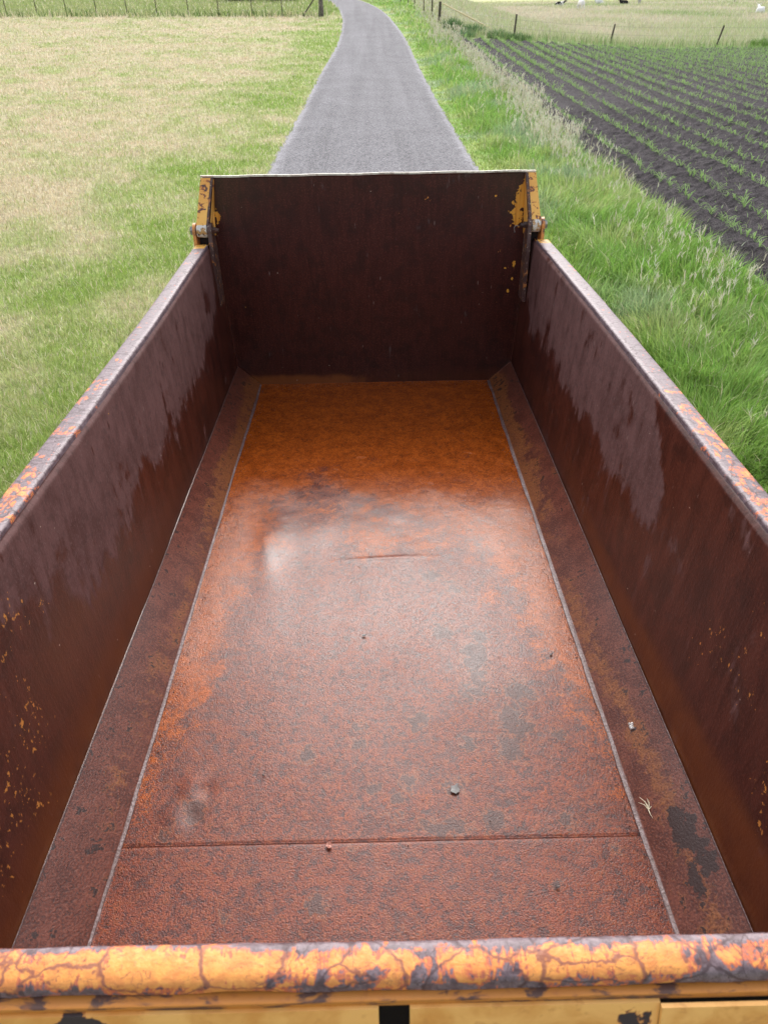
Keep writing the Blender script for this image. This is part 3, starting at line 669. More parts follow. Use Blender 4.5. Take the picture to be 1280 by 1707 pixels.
def wall_mat(name, wet=(.044, .0115, .0085), wet2=(.080, .022, .015), dry=(.092, .040, .036), dry2=(.145, .069, .064), ax=0):
    t = NT(name); _, dr, low, chp = t.attr('M'); _, org, yel, _2 = t.attr('MaskB')
    vs = t.map((40, 1, 5) if ax else (1, 17, 3.6)); st = t.noise(1, 7, .62, .5, v=vs); st2 = t.noise(1, 4, .6, v=t.map((60, 1, 8) if ax else (1, 60, 8)))
    vt = t.map((30, 1, 2.2)); stx = t.noise(1, 4, .6, v=vt)
    n1 = t.noise(9, 7, .65); n3 = t.noise(120, 4, .6); n2 = t.noise(34, 5, .6)
    W = t.mix(t.mr(st, .35, .65), wet, wet2); W = t.mix(t.mr(n3, .5, .66, 0, .5), W, (.12, .036, .022)); W = t.mix(t.mr(n1, .48, .62, 0, .5), W, (.020, .008, .007))
    W = t.mix(t.mth('MULTIPLY', low, t.mr(n1, .3, .6, .55, 1)), W, (.13, .036, .012))
    D = t.mix(t.mr(t.mth('ADD', t.mth('MULTIPLY', st, .5), t.mth('MULTIPLY', n1, .5)), .38, .62), dry, dry2); D = t.mix(t.mr(n3, .52, .68, 0, .45), D, (.175, .115, .108)); D = t.mix(t.mr(n2, .34, .47, .4, 0), D, (.052, .027, .025))
    m = t.mth('ADD', dr, t.mth('ADD', t.mth('MULTIPLY', t.mth('SUBTRACT', st, .5), 1.5), t.mth('ADD', t.mth('MULTIPLY', t.mth('SUBTRACT', n1, .5), 1.8), t.mth('ADD', t.mth('MULTIPLY', t.mth('SUBTRACT', st2, .5), .8), t.mth('MULTIPLY', t.mth('SUBTRACT', t.noise(4, 3, .5), .5), 1.2)))))
    dm = t.mr(m, .28, .72)
    # rain drops run down the dry part as short dark strokes
    vd = t.voro(1, v=t.map((1, 34, 9))); dp = t.mth('MULTIPLY', t.mr(vd, .13, .20, 1, 0), t.mr(t.noise(4.5, 3), .5, .6))
    dm = t.mth('MULTIPLY', dm, t.mth('SUBTRACT', 1.0, t.mth('MULTIPLY', dp, .85)))
    c = t.mix(dm, W, D)
    cv = t.mth('ADD', chp, t.mth('ADD', t.mth('MULTIPLY', t.mth('SUBTRACT', n2, .5), 1.6), t.mth('MULTIPLY', t.mth('SUBTRACT', t.noise(75, 4, .6, v=t.map((1, 1, .6))), .5), 2.2)))
    cm = t.mr(cv, .80, .88); c = t.mix(cm, c, t.mix(n3, (.50, .16, .03), (.62, .30, .07)))
    om = t.mr(t.mth('ADD', org, t.mth('MULTIPLY', t.mth('SUBTRACT', n1, .5), .8)), .4, .9); c = t.mix(t.mth('MULTIPLY', om, .7), c, (.27, .09, .025))
    yv = t.mth('ADD', yel, t.mth('ADD', t.mth('MULTIPLY', t.mth('SUBTRACT', n1, .5), 1.1), t.mth('MULTIPLY', t.mth('SUBTRACT', n2, .5), 1.6))); ym = t.mr(yv, .5, .54)
    c = t.mix(ym, c, t.mix(t.mr(stx, .4, .7), (.72, .36, .05), (.50, .19, .02)))
    # fine scratches down the plate
    sv = t.voro(1, v=t.map((24, 24, 4.2), rot=(0.12, 0.16, 0))); sc = t.mth('MULTIPLY', t.mr(sv, .03, .075, 1, 0), t.mr(t.noise(7, 3), .50, .56)); c = t.mix(t.mth('MULTIPLY', sc, .65), c, (.30, .22, .20)); sp = t.mr(t.voro(14), .035, .05, 1, 0); c = t.mix(t.mth('MULTIPLY', sp, t.mr(n2, .5, .6)), c, (.45, .36, .30))
    hgt = t.mth('ADD', n3, t.mth('MULTIPLY', st2, .8)); b = t.bump(hgt, .45, .0018)
    return t.fin(c, t.mth('SUBTRACT', t.mr(dm, 0, 1, .36, .62), t.mth('MULTIPLY', ym, .0)), b, spec=t.mr(dm, 0, 1, .3, .3), coat=t.mr(dm, 0, 1, .10, 0.0), coat_rough=.22, coat_n=b)
M_WALL = wall_mat('rust_wall'); M_TAIL = wall_mat('rust_tailgate', (.036, .0090, .0073), (.052, .0130, .0102), (.05, .03, .029), (.09, .06, .058), 1)

def rim_mat(name, thr=.60, sc=10):
    t = NT(name, .45); _, yel, chp, lit = t.attr('M')
    n1 = t.noise(sc, 8, .68, .9); n2 = t.noise(55, 5, .6); n3 = t.noise(200, 3); sl = t.noise(1, 5, .65, 1.5, v=t.map((34, 9, 20), rot=(0, .3, .9)))
    c = t.mix(t.mr(n2, .35, .65), (.11, .072, .085), (.20, .145, .165)); c = t.mix(t.mr(n3, .4, .6, .4, 0), c, (.05, .03, .032)); c = t.mix(t.mth('MULTIPLY', lit, t.mr(n2, .35, .6, .2, 1)), c, (.27, .215, .225))  # lit puts a pale highlight along the rail edge into the colour
    w = t.mth('ADD', chp, t.mth('ADD', t.mth('MULTIPLY', t.mth('SUBTRACT', n1, .5), 2.2), t.mth('ADD', t.mth('MULTIPLY', t.mth('SUBTRACT', sl, .5), 1.2), t.mth('MULTIPLY', t.mth('SUBTRACT', n2, .5), .9))))
    c = t.mix(t.mr(w, .46, .54), c, (.50, .13, .06)); p = t.mix(t.mr(n2, .35, .65), (.72, .31, .075), (.60, .22, .06)); c = t.mix(t.mr(w, .58, .68), c, p)
    c = t.mix(t.mr(t.mth('ADD', yel, t.mth('MULTIPLY', t.mth('SUBTRACT', n2, .5), .8)), .45, .55), c, (.66, .34, .05))
    cr = t.mth('ABSOLUTE', t.mth('SUBTRACT', t.noise(26, 4, .6, 1.2, v=t.map((1, .6, 1), rot=(.3, .2, .7))), .5)); cr2 = t.mth('ABSOLUTE', t.mth('SUBTRACT', t.noise(13, 5, .6, .8), .5)); cr3 = t.mth('ABSOLUTE', t.mth('SUBTRACT', t.noise(34, 4, .6, 1.0, v=t.map((.5, 1, 1), rot=(.2, .5, 2.1))), .5)); wv = t.t.nodes.new('ShaderNodeVectorMath'); wv.operation = 'MULTIPLY_ADD'; t.t.links.new(t.noise(22, 3, .6, color=True), wv.inputs[0]); wv.inputs[1].default_value = (.035, .035, .035); t.t.links.new(t.P, wv.inputs[2]); e1 = t.mth('MULTIPLY', t.voro(15, v=t.map((.6, 1, 1.3), rot=(.2, .4, .8), v=wv.outputs[0]), feat='DISTANCE_TO_EDGE'), .35); e2 = t.mth('MULTIPLY', t.voro(34, v=t.map((1.2, .5, 1), rot=(.1, .3, 2.2), v=wv.outputs[0]), feat='DISTANCE_TO_EDGE'), .35); e2 = t.mth('ADD', e2, t.mr(n1, .42, .52, 0, .05)); cr = t.mth('MINIMUM', t.mth('MINIMUM', e1, e2), t.mth('ADD', cr3, .004))
    c = t.mix(t.mr(cr, .003, .015, .9, 0), c, t.mix(t.mr(w, .45, .6), (.07, .04, .045), (.22, .075, .05)))
    return t.fin(c, t.mr(n2, .3, .7, .42, .62), t.bump(t.mth('ADD', w, n3), .35, .003), spec=.4)
M_RIM = rim_mat('worn_rim'); 
t = NT('weld', .5); n = t.noise(90, 4, .6); n2 = t.noise(12, 4); M_WELD = t.fin(t.mix(t.mr(n, .35, .65), (.09, .048, .043), t.mix(t.mr(n2, .4, .6), (.15, .085, .08), (.24, .17, .17))), .42, t.bump(n, .8, .004), spec=.5)
M_UNDER = M_DARK

# ---- dimensions (m, skip coordinates)
WF, WB, HC = .794, .941, .137
Y0, Y1, YS = .45, 4.655, 1.237
def xw(s, y):   # inner x of a side wall at its top
    return -(.962 + .022 * ss(y, 3.0, 4.7)) if s < 0 else 1.003 + .012 * np.sin(np.pi * np.clip((y - .5) / 4, 0, 1)) - .012
def zr(s, y): return .974 + .0025 * np.sin(2.1 * y + s) + 0 * y

def blobs(X, Y, L_, soft=1.0):
    r = np.zeros(X.shape)
    for p in L_:
        x, y, rad = p[:3]; a = p[3] if len(p) > 3 else 1.0
        r = np.maximum(r, np.exp(-(((X - x) / rad) ** 2 + ((Y - y) / (rad * a)) ** 2) * soft))
    return r
GRAY = [(.26, 2.16, .07), (.37, 1.98, .07, 2.2), (.34, 1.83, .06), (-.07, 1.66, .05), (-.08, 1.6, .04), (.14, 1.7, .06), (-.03, 1.43, .045), (.05, 1.32, .05), (.24, 1.43, .05), (.53, 1.83, .08), (.48, 1.69, .07, 1.5),
        (.44, 1.56, .06), (.09, 1.45, .05), (.19, 1.28, .11, .5), (.24, 2.51, .08), (.34, 2.42, .08), (.17, 2.73, .08), (.05, 2.2, .035), (-.25, 1.56, .05), (-.13, 2.12, .04, .6), (-.18, 1.48, .03), (.05, 1.39, .03), (.5, 1.09, .02),
        (-.44, 1.03, .03), (-.18, 1.05, .05), (.05, .98, .03), (.68, 2.0, .03), (-.73, 2.92, .08), (-.64, 3.02, .06), (-.44, 2.91, .07), (.41, 2.12, .06), (-.09, 1.22, .03), (.62, 1.62, .05), (.3, 1.6, .05), (.58, 1.3, .05),
        (-.6, 1.36, .07, 1.4), (-.66, 1.28, .05), (.35, 1.3, .05), (.7, 1.2, .03), (-.3, 2.55, .06), (.1, 3.1, .05), (-.68, 2.0, .04), (-.70, 2.25, .04), (-.71, 1.75, .03), (.66, 2.9, .05)]
def build_floor():
    for nm, ya, yb in (('floor_plate', YS, Y1), ('front_floor_plate', Y0, YS + .004)):
        nx, ny = 200, int((yb - ya) / .008); X, Y = np.meshgrid(np.linspace(-WF, WF, nx), np.linspace(ya, yb, ny), indexing='ij')
        Z = .004 * (fbm(X, Y, .55, 3, 1) - .5) + .0016 * (fbm(X + .3 * Y, Y - .3 * X, .09, 2, 2) - .5)
        Z += .008 * (fbm(X * 1.5, Y * .8, .35, 2, 5) - .5) * ss(Y, 1.4, 2.2) * (1 - ss(Y, 3.2, 3.9))
        Z -= .006 * blobs(X, Y, [(-.575, 1.43, .035, .9), (-.60, 1.335, .035, 1.0)]) ; Z += .005 * blobs(X, Y, [(-.615, 1.44, .04, 1.4), (-.64, 1.33, .05, 1.2)])
        Z += .010 * np.exp(-(((X + .50 - .03 * np.sin(Y * 6)) / .07) ** 2 + ((Y - 2.72) / .28) ** 2)) + .007 * np.exp(-(((X + .3) / .12) ** 2 + ((Y - 2.9) / .15) ** 2))
        Z += .004 * np.exp(-((Y - 2.64 - .05 * X) / .014) ** 2) * np.exp(-((X - .03) / .17) ** 2)
        if nm == 'front_floor_plate': Z += .0025 * ss(YS + .006 * np.sin(X * 9) * .3 - Y, -.002, .004)
        else: Z -= .004 * ss(Y, YS + .008, YS)
        ax = np.abs(X)
        org = ss(Y + 1.7 * (fbm(X, Y, .28, 5, 18, .6) - .5), 2.3, 3.7) * 1.2 + ss(ax, .48, .76) * .62 * ss(Y, 1.3, 2.2) + ss(ax, .66, .79) * .3 + ss(-X, .45, .75) * .18 * ss(Y, 1.4, 2.6)
        org -= .22 * (Y < YS) ; org += .5 * blobs(X, Y, [(.7, 2.2, .12, 2), (-.72, 1.9, .1, 3), (-.7, 2.9, .15, 2), (.62, 2.7, .15, 2)]) * .6
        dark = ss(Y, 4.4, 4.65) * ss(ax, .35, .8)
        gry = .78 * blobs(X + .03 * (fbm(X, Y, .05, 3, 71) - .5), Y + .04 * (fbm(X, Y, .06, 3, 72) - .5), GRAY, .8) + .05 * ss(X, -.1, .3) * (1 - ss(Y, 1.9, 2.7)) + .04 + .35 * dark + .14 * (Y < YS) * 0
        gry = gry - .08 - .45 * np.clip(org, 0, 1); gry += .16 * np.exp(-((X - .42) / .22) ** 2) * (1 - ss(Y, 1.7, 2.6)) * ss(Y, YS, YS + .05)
        sm = ss(Y + .5 * (fbm(X, Y, .3, 3, 17) - .5), 2.3, 3.9) * .95 + .35 * np.exp(-(X / .35) ** 2) * ss(Y, 2.2, 1.4) + blobs(X, Y, [(-.5, 2.7, .1, 2.6)]) * .5
        G = np.stack([X, Y, Z], -1) - O
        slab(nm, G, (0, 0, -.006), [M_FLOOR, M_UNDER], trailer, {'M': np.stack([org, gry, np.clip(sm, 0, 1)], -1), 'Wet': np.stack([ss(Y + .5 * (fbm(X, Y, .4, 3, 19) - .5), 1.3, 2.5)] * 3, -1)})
build_floor()
def build_corner_plates():
    for s in (-1, 1):
        nu, nv = 22, 500; Uu, Y = np.meshgrid(np.linspace(0, 1, nu), np.linspace(Y0, Y1, nv), indexing='ij')
        X = s * (WF + (WB - WF) * Uu + .002); Z = HC * Uu + .003 * (fbm(Y, Uu * .2, .3, 3, 12 + s) - .5) + .003
        if s > 0: Z = Z + .006 * np.exp(-((Y - 1.3) / .2) ** 2) * np.sin(Uu * 3.1)
        org = .62 * ss(Y, 2.2, 3.4) * (1 - ss(Uu + .45 * (fbm(Y, Uu, .3, 2, 9) - .5), .3, .7)) + .15 * (1 - Uu) + .08
        if s < 0: org = org + .35 * blobs(Uu, Y, [(.3, 1.9, .3, 1.0), (.35, 1.45, .3, .5), (.2, 2.3, .2, 1.4)])
        else: org = org + .6 * np.exp(-((Uu - (.2 + .35 * ss(Y, 2.3, 1.2))) / .22) ** 2) * (1 - ss(Y, 2.2, 2.6)) + .35 * np.exp(-((Uu - (.25 + .75 * ss(Y, 4.2, 2.9))) / .16) ** 2) * ss(Y, 2.6, 3.0)
        gry = .10 + .1 * Uu + .12 * ss(Y, 3.4, 4.4)
        if s > 0: gry = np.maximum(gry, .95 * blobs(Uu, Y, [(.6, 1.2, .24, .35), (.75, 1.11, .2, .4), (.5, 1.05, .12, .6)]))
        else: gry = np.maximum(gry, .45 * blobs(Uu, Y, [(.35, 1.2, .18, .25)]))
        org = org + .0; sm = .35 + .5 * ss(Uu, .3, .9) * ss(Y, 1.4, 2.4)
        G = np.stack([X, Y, Z], -1) - O
        slab('corner_plate', G, (s * .004, 0, -.005), [M_CORNER, M_UNDER], trailer, {'M': np.stack([org, gry, np.clip(sm, 0, 1)], -1)})
def corner_mat():
    t = NT('rust_corner'); _, org, gry, sm = t.attr('M')
    n1 = t.noise(10, 8, .68, .3); n2 = t.noise(36, 6, .65, .4); n3 = t.noise(150, 4, .6); st = t.noise(1, 4, .6, v=t.map((3, 1.2, 3)))
    c = t.mix(t.mr(n1, .38, .62), (.085, .021, .012), (.145, .040, .024)); c = t.mix(t.mr(n3, .52, .64, 0, .55), c, (.22, .075, .048)); c = t.mix(t.mr(n3, .36, .47, .65, 0), c, (.032, .015, .013))
    om = t.mr(t.mth('ADD', org, t.mth('ADD', t.mth('MULTIPLY', t.mth('SUBTRACT', n1, .5), 2.0), t.mth('MULTIPLY', t.mth('SUBTRACT', n2, .5), 2.0))), .4, .85)
    c = t.mix(om, c, t.mix(t.mr(n3, .35, .65), (.13, .038, .012), (.26, .09, .03)))
    gv = t.mth('ADD', gry, t.mth('ADD', t.mth('MULTIPLY', t.mth('SUBTRACT', n1, .5), 1.8), t.mth('MULTIPLY', t.mth('SUBTRACT', n2, .5), 2.2))); c = t.mix(t.mr(gv, .46, .54), c, (.036, .015, .012))
    bs = t.t.nodes.new('ShaderNodeBump'); bs.inputs['Distance'].default_value = .003; t.set(bs.inputs['Strength'], t.mr(sm, 0, 1, .7, .15)); t.set(bs.inputs['Height'], t.mth('ADD', n3, t.mth('MULTIPLY', n2, .5)))
    return t.fin(c, t.mr(sm, 0, 1, .42, .30), bs.outputs[0], spec=.3, coat=.40, coat_rough=.16, coat_n=bs.outputs[0])
M_CORNER = corner_mat(); build_corner_plates()

LDRY = [(4.46, .80), (4.3, .66), (4.09, .58), (3.83, .53), (3.19, .50), (2.73, .50), (2.57, .60), (2.33, .46), (2.07, .53), (1.95, .50), (1.61, .68), (1.45, .79), (1.2, .85), (.4, .9)]
RLO = [(4.55, .72), (4.28, .50), (3.79, .56), (3.32, .53), (2.85, .54), (2.54, .53), (2.32, .56), (2.18, .53), (2.01, .60), (1.9, .75)]
RUP = [(4.55, 1.1), (4.23, .97), (3.54, 1.0), (3.08, 1.0), (2.67, .99), (2.37, .97), (2.23, .88), (2.12, .81), (2.01, .70), (1.9, .66)]
def interp(P, y):
    P = sorted(P); return np.interp(y, [p[0] for p in P], [p[1] for p in P])
def build_walls():
    out = {}
    for s in (-1, 1):
        ny, nz = 520, 110; Y, Tz = np.meshgrid(np.linspace(Y0, Y1 - .004, ny), np.linspace(0, 1, nz), indexing='ij')
        zt = zr(s, Y) - .004; Z = HC - .004 + (zt - HC) * Tz; xt = xw(s, Y)
        X = s * WB + (xt - s * WB) * Tz + s * .004 * (fbm(Y, Z, .5, 3, 30 + s) - .5) * 2
        # the top edge is rolled over to the outside
        X = X + s * .012 * ss(Tz, .975, 1.0)
        if s < 0:
            b = interp(LDRY, Y); dry = ss(Z - b, -.13, .13) * ss(4.47 - Y, -.06, .08)
            dry = dry * (1 - .5 * blobs(Y, Z, [(3.0, .62, .12, 1), (2.35, .6, .1, 1.2), (4.2, .72, .1, 1), (1.7, .78, .12, .8)]))
            chp = .52 * blobs(Y, Z, [(1.40, .77, .12, 1.2), (1.3, .5, .14, 1.6), (1.15, .4, .14, 1.4), (1.0, .35, .12, 1.2), (1.58, .7, .05, 1), (1.2, .28, .1)]) + .05
            low = ss(.32 - Z, -.05, .14) * ss(3.3 - Y, 0, 1.5) + .5 * blobs(Y, Z, [(1.65, .5, .35, .5)])
        else:
            lo, up = interp(RLO, Y), interp(RUP, Y); dry = ss(Z - lo, -.10, .10) * ss(up - Z, -.05, .06) * ss(Y, 1.92, 2.1) * ss(4.6 - Y, 0, .1)
            dry = dry * (.80 + .2 * ss(fbm(Y, Z * .3, .18, 3, 44), .35, .5))
            chp = .48 * blobs(Y, Z, [(1.48, .55, .1, 1.6), (1.36, .61, .08, 1.2), (1.26, .57, .08), (1.31, .76, .07), (1.08, .47, .1), (1.45, .63, .06), (1.04, .38, .1), (1.6, .62, .05)]) + .04
            low = ss(.30 + .06 * np.sin(Y * 2) - Z, -.03, .05) * ss(3.4 - Y, 0, 1.2)
        yel = 1.1 * blobs(Y, Z, [(4.62, .93, .018, 3), (4.6, .85, .012, 3)]) * .6
        zero = np.zeros_like(Y); org = .55 * ss(.26 - Z, 0, .12) * ss(2.6 - Y, 0, 1.0)
        G = np.stack([X, Y, Z], -1) - O
        w = slab('side_wall', G, (s * .006, 0, 0), [M_WALL, M_YEL], trailer, {'M': np.stack([dry, low, chp], -1), 'MaskB': np.stack([org, yel, zero], -1)})
        out[s] = w
        # rim: pressed box rail running on top of the wall
        ny = 420; ys = np.linspace(Y0 + .01, 4.50, ny); prof = [(.0, -.030), (.0, -.005), (.0025, .0), (.007, .0025), (.022, .003), (.045, .002), (.066, .0015), (.073, -.001), (.076, -.007), (.076, -.055), (.070, -.056)]
        V = []; at = []
        for j, (a, b) in enumerate(prof):
            wob = .0016 * (fbm(ys, ys * 0 + j * .3, .22, 4, 50 + s) - .5) * 2
            x = xw(s, ys) + s * (a + .008) + wob; z = zr(s, ys) + b + .004 + wob * .6
            V.append(np.stack([x, ys, z], -1)); fr = ss(ys, 2.6, 1.2)
            ch = .06 + .28 * fr + .16 * ss(ys, 3.2, 1.8) + .10 * (3 < j < 8) - .10 * (j < 4)
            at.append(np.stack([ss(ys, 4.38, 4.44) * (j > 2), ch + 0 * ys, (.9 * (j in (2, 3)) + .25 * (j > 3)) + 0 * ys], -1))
        V = np.stack(V, 0); n = len(prof); I = np.arange(n * ny).reshape(n, ny); q = np.stack([I[:-1, :-1], I[1:, :-1], I[1:, 1:], I[:-1, 1:]], -1).reshape(-1, 4)
        if s > 0: q = q[:, ::-1]
        mk('rim_rail', V.reshape(-1, 3) - O, q, M_RIM, w, True, attrs={'M': np.stack(at, 0).reshape(-1, 3)})
        # added black block standing in for the shaded gap under the hinge sleeve
        b = TB(); xl, xh = ((-1.056, -.988) if s < 0 else (.968, 1.026)); b.box((xl, 4.60, .95), (xh, 4.645, 1.045), .004); b.build('gap_shade_block', M_BLK, w)
        # outer ribs
        for yy in (.9, 1.75, 2.6, 3.45, 4.2):
            b = TB(); xx = float(xw(s, yy)); b.prism([(xx + s * .009, yy - .04, .90), (s * (WB + .009), yy - .04, .12), (s * (WB + .07), yy - .03, .10), (xx + s * .06, yy - .03, .90)], (0, .08, 0)); b.build('rib', M_YEL, w)
        # hinge bracket: inner and outer cheek plates
        for xa, xb in ((-.985, -.962), (-1.075, -1.058)) if s < 0 else ((.945, .966), (1.028, 1.046)):
            inner = abs(xa + xb) / 2 < (1.0 if s < 0 else .98); zb = .60 if inner else .80; b = TB(); poly = [(xa, 4.50, zb), (xa, 4.635, zb), (xa, 4.635, .96)]
            for k in range(13):
                a = -.25 + k / 12 * (math.pi + .4); poly.append((xa, 4.565 + .048 * math.cos(a), 1.048 + .046 * math.sin(a)))
            poly.append((xa, 4.505, .9)); b.prism(poly, (xb - xa, 0, 0)); b.build('hinge_plate', M_YELD if not inner else M_DARK2, w)
    return out
t = NT('peeling_plate', .5); n = t.noise(26, 6, .65, .5); n2 = t.noise(60, 4); c = t.mix(t.mr(n, .56, .62), (.075, .038, .034), (.42, .17, .05)); c = t.mix(t.mr(n2, .62, .68), c, (.5, .4, .3)); M_DARK2 = t.fin(c, .45, t.bump(n, .4, .004))
t = NT('orange_edge_plate', .5); n = t.noise(22, 6, .65, .5); c = t.mix(t.mr(n, .40, .5), (.14, .06, .04), (.58, .23, .055)); M_YELD = t.fin(c, .45, t.bump(n, .4, .004))
WALLS = build_walls()

def build_welds():
    def bead(name, fx, wd, hh, seed, y0=Y0 + .02, y1=Y1 - .02, nrm=(0, 0, 1), side=(1, 0, 0)):
        ys = np.arange(y0, y1, .006); k = 9; V = []; nrm = np.array(nrm, float); side = np.array(side, float)
        jit_ = (fbm(ys, ys * 0, .12, 4, seed) - .5); wv = wd * (.75 + .6 * fbm(ys, ys * 0 + 3, .25, 3, seed + 1)); hv = hh * (.7 + .5 * fbm(ys, ys * 0 + 5, .02, 2, seed + 2))
        for j in range(k):
            a = -1 + 2 * j / (k - 1); px = np.array([fx(y) for y in ys]) + side[None] * (.006 * (fbm(ys, ys * 0, .7, 3, seed + 9) - .5) * 2)[:, None] * (wd > .012)
            off = side[None] * (a * wv / 2 + jit_ * wd * .35)[:, None] + nrm[None] * (hv * math.sqrt(max(0, 1 - a * a)) * (1 + .25 * math.sin(j * 2.1)) - .001)[:, None]
            V.append(px + off)
        V = np.stack(V, 0); I = np.arange(k * len(ys)).reshape(k, len(ys)); q = np.stack([I[:-1, :-1], I[1:, :-1], I[1:, 1:], I[:-1, 1:]], -1).reshape(-1, 4)
        mk(name, V.reshape(-1, 3) - O, q, M_WELD, trailer, True)
    for s in (-1, 1):
        r = s * 1.0
        bead('floor_weld', lambda y: (s * (WF + .002), y, .006), .016 if s < 0 else .024, .0028, 100 + s, nrm=(-s * .4, 0, .9))
        bead('wall_weld', lambda y: (s * (WB - .003), y, HC + .001), .010, .005, 120 + s, nrm=(-s * .8, 0, .6), side=(-s * .4, 0, .9))
build_welds()
def build_tailgate():
    nx, nz = 260, 180; X, Z = np.meshgrid(np.linspace(-1.0, .985, nx), np.linspace(-.03, 1.330, nz), indexing='ij')
    Yy = 4.660 + .004 * (fbm(X, Z, .5, 3, 200) - .5) - .004 * np.sin((X + .965) / 1.93 * np.pi)
    dry = -.15 + .25 * ss(Z, 1.1, 1.33) * ss(fbm(X * 1.3, Z * .3, .2, 3, 210), .4, .7) + .3 * blobs(X, Z, [(.0, 1.24, .015, 4), (.02, 1.3, .12, .2), (.2, 1.31, .2, .12)]); low = .3 * ss(.12 - Z, 0, .1)
    chp = .38 * blobs(X, Z, [(.83, .72, .06, 1.6), (.82, .9, .06, 1), (.35, 1.2, .05), (.72, 1.2, .06), (.15, 1.1, .04), (.5, 1.05, .03), (.78, 1.2, .05), (.86, .6, .04, 2)]) + .03
    yel = 1.3 * blobs(X, Z, [(.915, 1.16, .050, 2.4), (.90, 1.07, .05, 1.6), (.925, 1.24, .035, 2), (.905, .79, .014, 2.0), (.85, .77, .007, 1.2), (.90, .70, .011, 1.2), (.76, 1.20, .010), (.72, 1.19, .006), (.89, 1.11, .03, 1.2), (.88, .62, .01, 2)]) * .62
    yel = np.maximum(yel, .8 * blobs(X, Z, [(-.94, 1.1, .022, 3)]))
    org = .75 * ss(.10 - Z, -.02, .08) * ss(-X, -.2, .3) * .8 + .25 * ss(.2 - Z, 0, .2); G = np.stack([X, Yy, Z], -1) - O
    tg = slab('tailgate', G, (0, .008, 0), [M_TAIL, M_YEL], trailer, {'M': np.stack([dry, low, chp], -1), 'MaskB': np.stack([org, yel, 0 * X], -1)})
    # thin bright edge along the top, fold of the plate
    b = TB(); n = 60
    for i in range(n):
        xa = -1.012 + 2.0 * i / n; xb = -1.012 + 2.0 * (i + 1) / n; za = 1.330 + .001 * math.sin(xa * 3.0) + .0015 * math.sin(xa * 17); zb = 1.330 + .001 * math.sin(xb * 3.0) + .0015 * math.sin(xb * 17)
        b.add([(xa, 4.654, za), (xb, 4.654, zb), (xb, 4.676, zb - .001), (xa, 4.676, za - .001), (xa, 4.654, za + .010), (xb, 4.654, zb + .010), (xb, 4.676, zb + .009), (xa, 4.676, za + .009)], [[0, 1, 2, 3], [4, 5, 6, 7], [0, 1, 5, 4], [3, 2, 6, 7]] + ([[0, 3, 7, 4]] if i == 0 else []) + ([[1, 2, 6, 5]] if i == n - 1 else []))
    b.build('top_edge', M_TOPEDGE, tg)
    for s in (-1, 1):
        if s < 0: x0, x1, xi = -1.052, -.992, -.980
        else: x0, x1, xi = 1.022, .968, .952
        # folded arm from the sleeve up to the top corner
        def arm(name, xa, xb, mat, dy=0.0, xt=0.0):
            b = TB(); b.add([(xa, 4.545 + dy, 1.085), (xb, 4.545 + dy, 1.085), (xb + xt, 4.640 + dy, 1.330), (xa + xt, 4.640 + dy, 1.330), (xa, 4.58 + dy, 1.06), (xb, 4.58 + dy, 1.06), (xb + xt, 4.67, 1.325), (xa + xt, 4.67, 1.325)],
                              [[0, 1, 2, 3], [4, 5, 6, 7], [0, 1, 5, 4], [3, 2, 6, 7], [0, 3, 7, 4], [1, 2, 6, 5]]); return b.build(name, mat, tg)
        arm('hinge_arm', x0, x1, M_YELW, xt=.045 if s < 0 else -.035)
        arm('arm_flange', x1, xi, M_DARK2, -.004, xt=.045 if s < 0 else -.028)
        b = TB(); xg = xi + (.004 if s < 0 else -.004); b.prism([(xg, 4.56, 1.06), (xg + (.04 if s < 0 else -.02), 4.655, 1.32), (xg, 4.656, .98)], (-s * .004, 0, 0)); b.build('gusset', M_YEL, tg)
        b = TB(); xa = -.958 if s < 0 else .945
        b.prism([(xa - .004, 4.60, 1.02), (xa + .004, 4.60, 1.02), (xa + .004, 4.654, 1.27), (xa - .004, 4.654, 1.27)], (0, .012, -.01)); b.build('stiffener', M_YEL, tg)
        # sleeve, bolt and washers
        sx = (-1.055, -.990) if s < 0 else (.970, 1.026)
        b = TB(); b.tube([(sx[0], 4.565, 1.05), (sx[0] + .004, 4.565, 1.05), (sx[1] - .004, 4.565, 1.05), (sx[1], 4.565, 1.05)], [.037, .041, .041, .037], 28); b.build('sleeve', M_SLV, tg)
        hp = TB(); xo = -1.078 if s < 0 else 1.048; xe = -.945 if s < 0 else .905
        hp.tube([(xo, 4.565, 1.05), (xe, 4.565, 1.05)], .012, 16); pin = hp.build('hinge_pin', M_DARK, trailer)
        b = TB(); b.tube([(xo, 4.565, 1.05), (xo + s * .002, 4.565, 1.05), (xo + s * .016, 4.565, 1.05), (xo + s * .018, 4.565, 1.05)], [.023, .027, .027, .022], 6); b.build('bolt_head', M_BOLT, pin)
        xn = -.962 if s < 0 else .945
        b = TB(); b.tube([(xn, 4.565, 1.05), (xn - s * .018, 4.565, 1.05)], .021, 6); b.tube([(xn - s * .018, 4.565, 1.05), (xn - s * .036, 4.565, 1.05)], [.014, .011], 12); b.build('nut', M_DARK, pin)
    # frame of the tailgate outside
    for x in (-.9, -.3, .3, .9):
        b = TB(); b.box((x - .03, 4.671, -.02), (x + .03, 4.73, 1.29), .006); b.build('outer_rib', M_YEL, tg)
t = NT('pale_edge', .5); n = t.noise(30, 6, .65); c = t.mix(t.mr(n, .45, .62), (.62, .58, .50), (.40, .33, .28)); c = t.mix(t.mr(t.noise(12, 4), .60, .66), c, (.10, .05, .04)); M_TOPEDGE = t.fin(c, .5)
build_tailgate()
tiny = []
# small wire hook at the right corner
b = TB(); b.tube([(.905, 4.60, 1.035), (.885, 4.60, 1.04), (.875, 4.60, 1.028), (.882, 4.60, 1.0)], .003, 6); b.build('wire_hook', M_BOLT, None)

